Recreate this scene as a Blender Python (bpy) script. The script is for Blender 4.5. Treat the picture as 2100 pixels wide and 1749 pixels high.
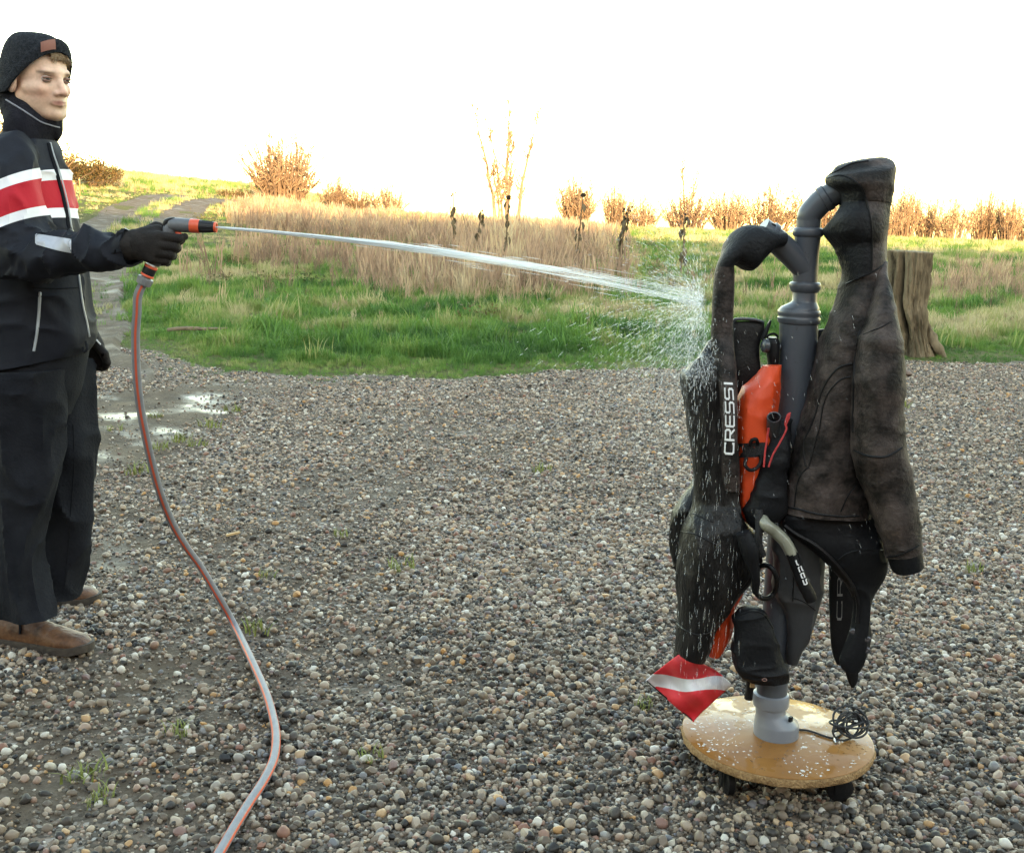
import bpy, bmesh, math, random
import numpy as np
from mathutils import Vector, Matrix
from mathutils.bvhtree import BVHTree

for o in list(bpy.data.objects):
    bpy.data.objects.remove(o, do_unlink=True)
S = bpy.context.scene
COL = S.collection
R = math.radians
rng = np.random.default_rng(7)
random.seed(7)

# ------------------------------------------------------------------ camera
FPX, CX, CY = 2300.0, 1050.0, 874.5          # focal length and centre on a 2100 px wide picture
PITCH, ROLL, CAMH = R(10.3), R(1.5), 1.30
_f = np.array([0, math.cos(PITCH), -math.sin(PITCH)])
_r = np.array([1.0, 0, 0]); _u = np.cross(_r, _f)
RT = _r * math.cos(ROLL) + _u * math.sin(ROLL)
UP = -_r * math.sin(ROLL) + _u * math.cos(ROLL)
CAM = np.array([0, 0, CAMH])
cd = bpy.data.cameras.new('camera'); co = bpy.data.objects.new('camera', cd); COL.objects.link(co)
cd.sensor_width = 36; cd.lens = 36 * FPX / 2100; cd.clip_start = 0.05; cd.clip_end = 4000
M = Matrix.Identity(4)
for i in range(3):
    M[i][0] = RT[i]; M[i][1] = UP[i]; M[i][2] = -_f[i]; M[i][3] = CAM[i]
co.matrix_world = M
S.camera = co

# ------------------------------------------------------------------ world, sun, exposure
SUN_EL, SUN_AZ = R(8.5), R(166)               # azimuth clockwise from +Y: behind the camera, a little to the right
W = bpy.data.worlds.new('World'); S.world = W; W.use_nodes = True
nt = W.node_tree; nt.nodes.clear()
sky = nt.nodes.new('ShaderNodeTexSky'); sky.sky_type = 'NISHITA'; sky.sun_disc = False
sky.sun_elevation = SUN_EL; sky.sun_rotation = SUN_AZ; sky.air_density = 1.0; sky.dust_density = 0.7; sky.ozone_density = 1.0
bg = nt.nodes.new('ShaderNodeBackground'); bg.inputs[1].default_value = 0.15
wo = nt.nodes.new('ShaderNodeOutputWorld')
nt.links.new(sky.outputs[0], bg.inputs[0]); nt.links.new(bg.outputs[0], wo.inputs[0])
sl = bpy.data.lights.new('sun', 'SUN'); sl.energy = 2.0; sl.angle = R(0.6); sl.color = (1.0, 0.78, 0.50)
so = bpy.data.objects.new('sun', sl); COL.objects.link(so)
SD = Vector((math.sin(SUN_AZ) * math.cos(SUN_EL), math.cos(SUN_AZ) * math.cos(SUN_EL), math.sin(SUN_EL)))
so.rotation_euler = SD.to_track_quat('Z', 'Y').to_euler()
so.location = (20, -40, 25)
S.view_settings.view_transform = 'Standard'; S.view_settings.look = 'None'
S.view_settings.gamma = 1.0; S.view_settings.exposure = 3.45
S.view_settings.use_white_balance = True          # the photograph is balanced for the open shade
S.view_settings.white_balance_temperature = 8900; S.view_settings.white_balance_tint = 9
S.render.engine = 'CYCLES'
S.cycles.max_bounces = 8; S.cycles.transparent_max_bounces = 24

# ------------------------------------------------------------------ helpers: rays
def ray(px, py):
    return _f + RT * (px - CX) / FPX - UP * (py - CY) / FPX
def at(px, py, Y):
    d = ray(px, py); return CAM + d * (Y / d[1])
def proj(P):
    d = np.asarray(P, float) - CAM; z = d @ _f
    return CX + FPX * (d @ RT) / z, CY - FPX * (d @ UP) / z
def sstep(a, b, x):
    t = np.clip((np.asarray(x, float) - a) / (b - a), 0, 1); return t * t * (3 - 2 * t)
def hz(x, y):
    x = np.asarray(x, float); y = np.asarray(y, float)
    t = sstep(9, 62, y)
    xs = np.clip(x, -60, 60)
    H = 1.15 - np.where(xs > 0, .013, .045) * xs + .035 * np.maximum(0, -xs - 8)
    z = t * H + .9 * sstep(60, 78, y) * sstep(-8, -17, x)
    return z - .03 * np.maximum(0, y - 93)
def ground(px, py, off=0.0):
    d = ray(px, py); lo, hi = 1.0, 1.0
    prev = 0
    for t in np.concatenate([np.linspace(1, 20, 400), np.linspace(20, 120, 1200)]):
        p = CAM + d * t
        if p[2] < hz(p[0], p[1]) + off: break
        prev = t
    lo, hi = prev, t
    for _ in range(30):
        m = (lo + hi) / 2; p = CAM + d * m
        if p[2] < hz(p[0], p[1]) + off: hi = m
        else: lo = m
    return CAM + d * hi

# ------------------------------------------------------------------ helpers: noise
def _h(i, j, k, s):
    n = (i.astype(np.int64) * 374761393 + j.astype(np.int64) * 668265263 + k.astype(np.int64) * 2147483647 + s * 1274126177) & 0xffffffff
    n = ((n ^ (n >> 13)) * 1274126177) & 0xffffffff
    n = n ^ (n >> 16)
    return (n & 0xffff) / 65535.0
def vnoise(P, f=1.0, s=0):
    P = np.asarray(P, float) * f
    i = np.floor(P).astype(np.int64); t = P - i; t = t * t * (3 - 2 * t)
    r = 0
    for a in (0, 1):
        for b in (0, 1):
            for c in (0, 1):
                w = (t[..., 0] if a else 1 - t[..., 0]) * (t[..., 1] if b else 1 - t[..., 1]) * (t[..., 2] if c else 1 - t[..., 2])
                r = r + w * _h(i[..., 0] + a, i[..., 1] + b, i[..., 2] + c, s)
    return r * 2 - 1
def fbm(P, f=1.0, o=3, s=0):
    return sum(vnoise(P, f * 2 ** k, s + k) / 2 ** k for k in range(o))

# ------------------------------------------------------------------ helpers: objects
def tag(o, label=None, cat=None, group=None, kind=None):
    if label: o['label'] = label
    if cat: o['category'] = cat
    if group: o['group'] = group
    if kind: o['kind'] = kind
    return o
def empty(name, loc, label=None, cat=None, group=None):
    o = bpy.data.objects.new(name, None); COL.objects.link(o); o.location = Vector(loc); o.empty_display_size = .1
    return tag(o, label, cat, group)
def mesh_obj(name, V, F, mat=None, parent=None, smooth=True, local=False):
    me = bpy.data.meshes.new(name)
    me.from_pydata([tuple(map(float, v)) for v in V], [], [tuple(map(int, f)) for f in F]); me.update()
    if smooth and len(me.polygons): me.polygons.foreach_set('use_smooth', [True] * len(me.polygons))
    if smooth and len(me.polygons): me.set_sharp_from_angle(angle=R(42))
    o = bpy.data.objects.new(name, me); COL.objects.link(o)
    for m in (mat if isinstance(mat, (list, tuple)) else [mat]):
        if m: me.materials.append(m)
    if parent:
        o.parent = parent
        if not local: o.matrix_parent_inverse = Matrix.Translation(-parent_loc(parent))
    return o
def parent_loc(p):
    return Vector(p.location) if p.parent is None else parent_loc(p.parent) + p.matrix_parent_inverse.translation + Vector(p.location)
def recalc(o):
    bm = bmesh.new(); bm.from_mesh(o.data); bmesh.ops.recalc_face_normals(bm, faces=bm.faces); bm.to_mesh(o.data); bm.free()
    return o
def copy_tree(o, parent=None):
    c = o.copy(); COL.objects.link(c)
    if parent: c.parent = parent
    for ch in o.children: copy_tree(ch, c)
    return c
class MB:
    def __init__(s): s.V = []; s.F = []; s.n = 0
    def add(s, V, F):
        V = np.asarray(V, float)
        s.F += [tuple(int(i) + s.n for i in f) for f in F]; s.V.append(V); s.n += len(V); return s
    def build(s, name, mat, parent=None, smooth=True, local=False):
        return mesh_obj(name, np.concatenate(s.V), s.F, mat, parent, smooth, local)
def ringfaces(m, n, cap0=True, cap1=True):
    F = []
    for i in range(m - 1):
        for j in range(n):
            k = (j + 1) % n
            F.append((i * n + j, i * n + k, (i + 1) * n + k, (i + 1) * n + j))
    if cap0: F.append(tuple(range(n - 1, -1, -1)))
    if cap1: F.append(tuple((m - 1) * n + j for j in range(n)))
    return F
def cr(P, m):
    """resample control rows P (k, ...) to m rows with a Catmull-Rom curve"""
    P = np.asarray(P, float); k = len(P)
    t = np.linspace(0, k - 1 - 1e-9, m); i = t.astype(int); u = (t - i).reshape((-1,) + (1,) * (P.ndim - 1))
    g = lambda j: P[np.clip(j, 0, k - 1)]
    a, b, c, d = g(i - 1), g(i), g(i + 1), g(i + 2)
    return .5 * (2 * b + (c - a) * u + (2 * a - 5 * b + 4 * c - d) * u ** 2 + (3 * b - a - 3 * c + d) * u ** 3)
def tube(path, rad, n=10, sub=0, caps=True):
    P = np.asarray(path, float)
    rad = np.full(len(P), rad, float) if np.isscalar(rad) else np.asarray(rad, float)
    if sub:
        rad = cr(rad, sub); P = cr(P, sub)
    T = np.gradient(P, axis=0); T /= np.linalg.norm(T, axis=1)[:, None] + 1e-12
    r0 = np.array([0, 0, 1.0]) if abs(T[0][2]) < .9 else np.array([1.0, 0, 0])
    u = np.cross(T[0], r0); u /= np.linalg.norm(u)
    a = np.linspace(0, 2 * np.pi, n, endpoint=False); V = []
    for i in range(len(P)):
        u = u - T[i] * (u @ T[i]); u /= np.linalg.norm(u) + 1e-12; v = np.cross(T[i], u)
        V.append(P[i] + rad[i] * (np.cos(a)[:, None] * u + np.sin(a)[:, None] * v))
    return np.concatenate(V), ringfaces(len(P), n, caps, caps)
def lathe(prof, o, d=(0, 0, 1), n=40, caps=True):
    """prof: (radius, height) along direction d from o"""
    d = np.array(d, float); d = d / np.linalg.norm(d); r0 = np.array([1.0, 0, 0]) if abs(d[0]) < .9 else np.array([0, 1.0, 0])
    u = np.cross(d, r0); u /= np.linalg.norm(u); v = np.cross(d, u)
    a = np.linspace(0, 2 * np.pi, n, endpoint=False)
    V = [np.asarray(o) + d * h + r * (np.cos(a)[:, None] * u + np.sin(a)[:, None] * v) for r, h in prof]
    return np.concatenate(V), ringfaces(len(prof), n, caps, caps)
def box(c, s, yaw=0, bev=.0):
    c = np.asarray(c, float); sx, sy, sz = np.asarray(s) / 2
    V = np.array([(x * sx, y * sy, z * sz) for z in (-1, 1) for y in (-1, 1) for x in (-1, 1)])
    cy, sy_ = math.cos(yaw), math.sin(yaw)
    V = np.stack([V[:, 0] * cy - V[:, 1] * sy_, V[:, 0] * sy_ + V[:, 1] * cy, V[:, 2]], 1) + c
    return V, [(0, 2, 3, 1), (4, 5, 7, 6), (0, 1, 5, 4), (2, 6, 7, 3), (0, 4, 6, 2), (1, 3, 7, 5)]
def loft(st, m=60, n=36, p=2.3, wr=0.0, wf=18.0, seed=0, hollow=0.0, cap0=True, stretch=(1, 1, .35), rid=0.0, rf=9.0, rstr=(.6, .6, 1.3)):
    """st rows: (outer point xyz, inner point xyz, half depth). Rings are superellipses spanning the two points.
    hollow > 0 turns the last end inwards so that it reads as an open hem."""
    A = np.array([list(s[0]) + list(s[1]) + [s[2]] for s in st], float)
    Q = cr(A, m)
    a = np.linspace(0, 2 * np.pi, n, endpoint=False)
    ca = np.sign(np.cos(a)) * np.abs(np.cos(a)) ** (2 / p); sa = np.sign(np.sin(a)) * np.abs(np.sin(a)) ** (2 / p)
    C = (Q[:, :3] + Q[:, 3:6]) / 2; U = (Q[:, 3:6] - Q[:, :3]) / 2
    T = np.gradient(C, axis=0)
    D = np.cross(U, T); D /= np.linalg.norm(D, axis=1)[:, None] + 1e-12
    D *= np.sign(D[:, 1:2] + 1e-9)
    V = C[:, None] + U[:, None] * ca[None, :, None] + (D * Q[:, 6:7])[:, None] * sa[None, :, None]
    if wr:
        N = U[:, None] / (np.linalg.norm(U, axis=1)[:, None, None] + 1e-9) * ca[None, :, None] + D[:, None] * sa[None, :, None]
        w = fbm(V * np.array(stretch), wf, 3, seed) * wr + vnoise(V * np.array([1, 1, 1.6]), wf * .45, seed + 9) * wr * .8
        if rid:
            q = V * np.array(rstr); w = w + rid * ((1 - np.abs(vnoise(q, rf, seed + 3))) ** 4 - .25) + rid * .6 * ((1 - np.abs(vnoise(q + 5.1, rf * 1.9, seed + 4))) ** 5 - .2)
        V = V + N * w[..., None]
    V = list(V)
    if hollow:
        c = C[-1]
        V.append(c + (V[-1] - c) * .90); V.append(c + (V[-2] - c) * .86 - T[-1] / (np.linalg.norm(T[-1]) + 1e-9) * hollow)
    mm = len(V)
    return np.concatenate(V), ringfaces(mm, n, cap0, True)
def px_loft(rows, conv, **k):
    """rows: (xo,yo,xi,yi,Y,halfdepth) in zoom pixels, conv maps zoom pixels to picture pixels"""
    st = []
    for xo, yo, xi, yi, Y, b in rows:
        st.append((at(*conv(xo, yo), Y), at(*conv(xi, yi), Y), b))
    return loft(st, **k)
D0 = lambda x, y: (x, y)
Z1 = lambda x, y: (46.8 + x * .2343, 58.5 + y * .2343)
Z2 = lambda x, y: (46.8 + x * .2343, 409.8 + y * .2343)
Z3 = lambda x, y: (46.8 + x * .3682, 761 + y * .3682)
Z4 = lambda x, y: (1288 + x * .3625, 292.7 + y * .3625)
Z5 = lambda x, y: (1288 + x * .3625, 819.6 + y * .3625)
Z6 = lambda x, y: (1288 + x * .3625, 1229.4 + y * .3625)
ZJ = lambda x, y: (1580.7 + x * .3349, 644 + y * .3349)

# ------------------------------------------------------------------ helpers: implicit surfaces
def nets(F, org, h):
    nx, ny, nz = F.shape; s = F < 0
    c = np.zeros((nx - 1, ny - 1, nz - 1, 3)); cnt = np.zeros((nx - 1, ny - 1, nz - 1))
    cor = [(0, 0, 0), (1, 0, 0), (0, 1, 0), (1, 1, 0), (0, 0, 1), (1, 0, 1), (0, 1, 1), (1, 1, 1)]
    sl_ = lambda A, o: A[o[0]:nx - 1 + o[0], o[1]:ny - 1 + o[1], o[2]:nz - 1 + o[2]]
    for a in range(8):
        for b in range(a + 1, 8):
            if sum(abs(x - y) for x, y in zip(cor[a], cor[b])) != 1: continue
            fa, fb = sl_(F, cor[a]), sl_(F, cor[b]); m = (fa < 0) != (fb < 0)
            t = np.where(m, fa / np.where(m, fa - fb, 1), 0)
            for k in range(3): c[..., k] += np.where(m, cor[a][k] + t * (cor[b][k] - cor[a][k]), 0)
            cnt += m
    act = cnt > 0; idx = -np.ones(act.shape, int); idx[act] = np.arange(act.sum())
    I = np.argwhere(act)
    V = (I + c[act] / cnt[act][:, None]) * h + np.asarray(org)
    Q = []
    for ax in range(3):
        o = [0, 0, 0]; o[ax] = 1
        n = [nx, ny, nz]
        A = s[:nx - o[0], :ny - o[1], :nz - o[2]]; B = s[o[0]:, o[1]:, o[2]:]
        e = np.argwhere(A != B); b, c2 = (ax + 1) % 3, (ax + 2) % 3
        e = e[(e[:, b] > 0) & (e[:, c2] > 0) & (e[:, b] < n[b] - 1) & (e[:, c2] < n[c2] - 1)]
        ins = A[e[:, 0], e[:, 1], e[:, 2]]
        def g(db, dc):
            q = e.copy(); q[:, b] += db; q[:, c2] += dc; return idx[q[:, 0], q[:, 1], q[:, 2]]
        f = np.stack([g(-1, -1), g(0, -1), g(0, 0), g(-1, 0)], 1)
        f[~ins] = f[~ins][:, ::-1]; Q.append(f)
    return V, np.concatenate(Q)
def sd_ell(P, c, r):
    r = np.asarray(r, float); q = (P - np.asarray(c)) / r; k = np.linalg.norm(q, axis=-1)
    k2 = np.linalg.norm(q / r, axis=-1) + 1e-9
    return k * (k - 1) / k2
def sd_cap(P, a, b, ra, rb=None):
    rb = ra if rb is None else rb; a = np.asarray(a, float); b = np.asarray(b, float); ab = b - a
    t = np.clip(((P - a) @ ab) / (ab @ ab + 1e-12), 0, 1)
    return np.linalg.norm(P - a - t[..., None] * ab, axis=-1) - (ra + (rb - ra) * t)
def smin(a, b, k):
    h = np.clip(.5 + .5 * (b - a) / k, 0, 1); return b + (a - b) * h - k * h * (1 - h)
def smax(a, b, k): return -smin(-a, -b, k)
def grid(lo, hi, h):
    ax = [np.arange(l, u + h, h) for l, u in zip(lo, hi)]
    return np.stack(np.meshgrid(*ax, indexing='ij'), -1)

# ------------------------------------------------------------------ helpers: materials
MATS = {}
def mat(name, col=(.5, .5, .5), rough=.6, col2=None, nscale=20, bump=0.0, bscale=60, spec=.5, trans=0, sss=0, metal=0, coat=0, stops=(.35, .65), detail=6, stretch=None, panel=None):
    if name in MATS: return MATS[name]
    m = bpy.data.materials.new(name); m.use_nodes = True; N = m.node_tree; b = N.nodes['Principled BSDF']
    b.inputs['Roughness'].default_value = rough; b.inputs['Specular IOR Level'].default_value = spec
    b.inputs['Base Color'].default_value = (*col, 1); b.inputs['Metallic'].default_value = metal
    b.inputs['Coat Weight'].default_value = coat; b.inputs['Coat Roughness'].default_value = .1
    if trans: b.inputs['Transmission Weight'].default_value = trans; b.inputs['IOR'].default_value = 1.33
    if sss: b.inputs['Subsurface Weight'].default_value = sss; b.inputs['Subsurface Radius'].default_value = (.012, .005, .003); b.inputs['Subsurface Scale'].default_value = 1
    tc = N.nodes.new('ShaderNodeTexCoord'); src = tc.outputs['Object']
    if stretch:
        mp = N.nodes.new('ShaderNodeMapping'); mp.inputs['Scale'].default_value = stretch; N.links.new(src, mp.inputs[0]); src = mp.outputs[0]
    if col2:
        t = N.nodes.new('ShaderNodeTexNoise'); t.inputs['Scale'].default_value = nscale; t.inputs['Detail'].default_value = detail
        t.inputs['Roughness'].default_value = .65
        N.links.new(src, t.inputs['Vector'])
        r = N.nodes.new('ShaderNodeValToRGB'); r.color_ramp.elements[0].color = (*col, 1); r.color_ramp.elements[1].color = (*col2, 1)
        r.color_ramp.elements[0].position, r.color_ramp.elements[1].position = stops
        N.links.new(t.outputs[0], r.inputs[0]); N.links.new(r.outputs[0], b.inputs['Base Color'])
    if panel:                                           # coloured cloth panels: (attribute, [(start, colour), ...])
        q = N.nodes.new('ShaderNodeAttribute'); q.attribute_name = panel[0]
        prev = b.inputs['Base Color'].links[0].from_socket
        for st_, c_ in panel[1]:
            gt = N.nodes.new('ShaderNodeMath'); gt.operation = 'GREATER_THAN'; N.links.new(q.outputs['Fac'], gt.inputs[0]); gt.inputs[1].default_value = st_
            mx = N.nodes.new('ShaderNodeMix'); mx.data_type = 'RGBA'; N.links.new(gt.outputs[0], mx.inputs[0]); N.links.new(prev, mx.inputs[6])
            if c_ is None: N.links.new(b.inputs['Base Color'].links[0].from_socket, mx.inputs[7])
            else: mx.inputs[7].default_value = (*c_, 1)
            prev = mx.outputs[2]
        N.links.new(prev, b.inputs['Base Color'])
    if bump:
        t = N.nodes.new('ShaderNodeTexNoise'); t.inputs['Scale'].default_value = bscale; t.inputs['Detail'].default_value = 5
        N.links.new(src, t.inputs['Vector'])
        bp = N.nodes.new('ShaderNodeBump'); bp.inputs['Strength'].default_value = bump; bp.inputs['Distance'].default_value = .01
        N.links.new(t.outputs[0], bp.inputs['Height']); N.links.new(bp.outputs[0], b.inputs['Normal'])
    MATS[name] = m; return m
def tint_mat(name, stops, rough=.9, trl=0.3, attr='tint', spec=.2, inst=True, bump=0, wet=None):
    """colour ramp driven by a value stored on each scattered piece"""
    m = bpy.data.materials.new(name); m.use_nodes = True; N = m.node_tree; b = N.nodes['Principled BSDF']
    a = N.nodes.new('ShaderNodeAttribute'); a.attribute_name = attr; a.attribute_type = 'INSTANCER' if inst else 'GEOMETRY'
    r = N.nodes.new('ShaderNodeValToRGB'); e = r.color_ramp.elements
    while len(e) < len(stops): e.new(.5)
    for k, (p, c) in enumerate(stops): e[k].position = p; e[k].color = (*c, 1)
    N.links.new(a.outputs['Fac'], r.inputs[0]); N.links.new(r.outputs[0], b.inputs['Base Color'])
    b.inputs['Roughness'].default_value = rough; b.inputs['Specular IOR Level'].default_value = spec
    if bump:
        tc = N.nodes.new('ShaderNodeTexCoord'); t = N.nodes.new('ShaderNodeTexNoise'); t.inputs['Scale'].default_value = 4
        N.links.new(tc.outputs['Object'], t.inputs['Vector']); bp = N.nodes.new('ShaderNodeBump'); bp.inputs['Strength'].default_value = bump
        N.links.new(t.outputs[0], bp.inputs['Height']); N.links.new(bp.outputs[0], b.inputs['Normal'])
    if trl:
        t = N.nodes.new('ShaderNodeBsdfTranslucent'); x = N.nodes.new('ShaderNodeMixShader'); x.inputs[0].default_value = trl
        N.links.new(r.outputs[0], t.inputs[0]); N.links.new(b.outputs[0], x.inputs[1]); N.links.new(t.outputs[0], x.inputs[2])
        N.links.new(x.outputs[0], N.nodes['Material Output'].inputs[0])
    MATS[name] = m; return m

# ------------------------------------------------------------------ helper: scattered stuff (one object, geometry nodes)
def scatter(name, protos, pts, rot, scl, tint, var, material, label=None, cat=None):
    nP = len(pts); V = [np.asarray(pts, float)]; F = []; pid = [np.full(nP, -1)]; n = nP
    for k, (v, f) in enumerate(protos):
        V.append(np.asarray(v, float)); F += [tuple(int(i) + n for i in q) for q in f]; pid.append(np.full(len(v), k)); n += len(v)
    o = mesh_obj(name, np.concatenate(V), F, material)
    me = o.data
    def attr(nm, ty, data, fld):
        a = me.attributes.new(nm, ty, 'POINT'); a.data.foreach_set(fld, np.ascontiguousarray(data).ravel())
    pad = n - nP
    attr('pid', 'INT', np.concatenate(pid).astype(np.int32), 'value')
    attr('var', 'INT', np.concatenate([var, np.full(pad, -1)]).astype(np.int32), 'value')
    attr('tint', 'FLOAT', np.concatenate([tint, np.zeros(pad)]).astype(np.float32), 'value')
    attr('rot', 'FLOAT_VECTOR', np.concatenate([rot, np.zeros((pad, 3))]).astype(np.float32), 'vector')
    scl = np.asarray(scl, float)
    if scl.ndim == 1: scl = np.repeat(scl[:, None], 3, 1)
    attr('scl', 'FLOAT_VECTOR', np.concatenate([scl, np.ones((pad, 3))]).astype(np.float32), 'vector')
    g = bpy.data.node_groups.new(name + '_scatter', 'GeometryNodeTree'); g.is_modifier = True
    g.interface.new_socket('Geometry', in_out='INPUT', socket_type='NodeSocketGeometry')
    g.interface.new_socket('Geometry', in_out='OUTPUT', socket_type='NodeSocketGeometry')
    N = g.nodes; L = g.links; gi = N.new('NodeGroupInput'); go = N.new('NodeGroupOutput'); jn = N.new('GeometryNodeJoinGeometry')
    def na(nm, ty):
        q = N.new('GeometryNodeInputNamedAttribute'); q.data_type = ty; q.inputs['Name'].default_value = nm; return q.outputs['Attribute']
    def eq(nm, k):
        c = N.new('FunctionNodeCompare'); c.data_type = 'INT'; c.operation = 'EQUAL'
        ins = [s for s in c.inputs if s.type == 'INT']
        L.new(na(nm, 'INT'), ins[0]); ins[1].default_value = k; return c.outputs[0]
    def sep(k):
        s = N.new('GeometryNodeSeparateGeometry'); s.domain = 'POINT'; L.new(gi.outputs[0], s.inputs[0]); L.new(eq('pid', k), s.inputs[1]); return s.outputs[0]
    P = sep(-1)
    e2r = N.new('FunctionNodeEulerToRotation'); L.new(na('rot', 'FLOAT_VECTOR'), e2r.inputs[0])
    for k in range(len(protos)):
        ip = N.new('GeometryNodeInstanceOnPoints')
        L.new(P, ip.inputs['Points']); L.new(eq('var', k), ip.inputs['Selection']); L.new(sep(k), ip.inputs['Instance'])
        L.new(e2r.outputs[0], ip.inputs['Rotation']); L.new(na('scl', 'FLOAT_VECTOR'), ip.inputs['Scale'])
        L.new(ip.outputs[0], jn.inputs[0])
    L.new(jn.outputs[0], go.inputs[0])
    md = o.modifiers.new('scatter', 'NODES'); md.node_group = g
    return tag(o, label, cat, None, 'stuff')
# ================================================================== SETTING
def ground_mat(name, kind, spec_=.14, lo=.18):
    m = bpy.data.materials.new(name); m.use_nodes = True; N = m.node_tree; L = N.links; b = N.nodes['Principled BSDF']
    g = N.new('ShaderNodeNewGeometry') if False else N.nodes.new('ShaderNodeNewGeometry')
    def noise(s, d=8, r=.65):
        t = N.nodes.new('ShaderNodeTexNoise'); t.inputs['Scale'].default_value = s; t.inputs['Detail'].default_value = d
        t.inputs['Roughness'].default_value = r; L.new(g.outputs['Position'], t.inputs['Vector']); return t.outputs[0]
    def ramp(src, stops):
        r = N.nodes.new('ShaderNodeValToRGB'); e = r.color_ramp.elements
        while len(e) < len(stops): e.new(.5)
        for k, (p, c) in enumerate(stops): e[k].position = p; e[k].color = (*c, 1)
        L.new(src, r.inputs[0]); return r.outputs[0]
    def mix(f, a, c):
        x = N.nodes.new('ShaderNodeMix'); x.data_type = 'RGBA'; L.new(f, x.inputs[0]); L.new(a, x.inputs[6]); L.new(c, x.inputs[7]); return x.outputs[2]
    bp = N.nodes.new('ShaderNodeBump'); bp.inputs['Distance'].default_value = .02; L.new(bp.outputs[0], b.inputs['Normal'])
    if kind == 'field':
        c1 = ramp(noise(.6), [(.35, (.045, .065, .018)), (.65, (.10, .095, .035))])
        c2 = ramp(noise(9), [(.4, (.035, .045, .012)), (.7, (.12, .10, .045))])
        L.new(mix(noise(2.5), c1, c2), b.inputs['Base Color']); b.inputs['Roughness'].default_value = .95
        b.inputs['Specular IOR Level'].default_value = .1
        L.new(noise(25), bp.inputs['Height']); bp.inputs['Strength'].default_value = .8
    else:
        a = N.nodes.new('ShaderNodeAttribute'); a.attribute_name = 'mud'; mud = a.outputs['Fac']
        v = N.nodes.new('ShaderNodeTexVoronoi'); v.inputs['Scale'].default_value = 75; L.new(g.outputs['Position'], v.inputs['Vector'])
        sx = N.nodes.new('ShaderNodeSeparateColor'); L.new(v.outputs['Color'], sx.inputs[0])
        st = ramp(sx.outputs[0], [(0, (.03, .026, .022)), (.3, (.085, .07, .055)), (.6, (.15, .125, .10)), (.85, (.17, .12, .09)), (1, (.36, .33, .29))])
        soil = ramp(noise(18), [(.35, (.045, .032, .022)), (.65, (.11, .080, .057))])
        cover = ramp(noise(5), [(.40, (0, 0, 0)), (.6, (1, 1, 1))])
        grav = mix(cover, st, soil)
        mudc = ramp(noise(4), [(.35, (.045, .030, .019)), (.65, (.11, .078, .050))])
        L.new(mix(mud, grav, mudc), b.inputs['Base Color'])
        wet = ramp(noise(1.7, 5, .6), [(.49, (.8, .8, .8)), (.64, (lo, lo, lo))])
        dry = N.nodes.new('ShaderNodeRGB'); dry.outputs[0].default_value = (.85, .85, .85, 1)
        L.new(mix(mud, dry.outputs[0], wet), b.inputs['Roughness']); b.inputs['Specular IOR Level'].default_value = spec_
        mm = N.nodes.new('ShaderNodeMath'); mm.operation = 'MULTIPLY'
        L.new(noise(40), mm.inputs[0]); L.new(wet, mm.inputs[1])
        L.new(mm.outputs[0], bp.inputs['Height']); bp.inputs['Strength'].default_value = .7
    return m

def nonuni(lo, hi, a, b, step, n):
    mid = np.arange(a, b, step)
    l = a - np.geomspace(step, a - lo, n)[::-1]; r = b + np.geomspace(step, hi - b, n)
    return np.concatenate([l, mid, r])
def sheet(name, X, Y, Z, mat_):
    nx, ny = X.shape
    V = np.stack([X, Y, Z], -1).reshape(-1, 3)
    I = np.arange(nx * ny).reshape(nx, ny)
    F = np.stack([I[:-1, :-1], I[1:, :-1], I[1:, 1:], I[:-1, 1:]], -1).reshape(-1, 4)
    return mesh_obj(name, V, F, mat_)

TRK = np.array([(-3.1, 5.2), (-3.6, 7), (-4.3, 9.0), (-5.4, 11.7), (-7.0, 16.5), (-8.6, 21.5), (-10.4, 29), (-12.5, 38), (-14.3, 46), (-15.5, 53), (-15.3, 59), (-12.5, 63), (-7, 65)])
TRKF = cr(TRK, 400)
def trk_dist(x, y):
    """distance to the track's centre line"""
    p = np.stack([np.ravel(x), np.ravel(y)], 1); out = np.empty(len(p))
    for i in range(0, len(p), 20000):
        q = p[i:i + 20000]; out[i:i + 20000] = np.sqrt(((q[:, None] - TRKF[None, ::2]) ** 2).sum(-1)).min(1)
    return out.reshape(np.shape(x))

EDGE = np.array([ground(px, py)[:2] for px, py in ((300, 705), (380, 735), (470, 752), (620, 772), (800, 774), (950, 768), (1150, 757), (1400, 746), (1700, 740), (1900, 738), (2200, 738))])
def yedge(x):
    x = np.asarray(x, float)
    e = np.interp(x, EDGE[:, 0], EDGE[:, 1])
    P = np.stack([x, np.zeros_like(x), np.zeros_like(x)], -1)
    return e + .28 * fbm(P, 1.6, 4, 3)

xs = nonuni(-1500, 1500, -30, 30, .6, 40); ys = nonuni(-120, 1800, -1, 90, .6, 40)
X, Y = np.meshgrid(xs, ys, indexing='ij'); Z = hz(X, Y) + .05 * fbm(np.stack([X, Y, 0 * X], -1), .6, 3, 5) * sstep(10, 16, Y) - .035 * (1 - sstep(9.0, 11, Y)) - .012
gr = tag(sheet('ground', X, Y, Z, ground_mat('field_soil', 'field')), kind='structure')

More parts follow.
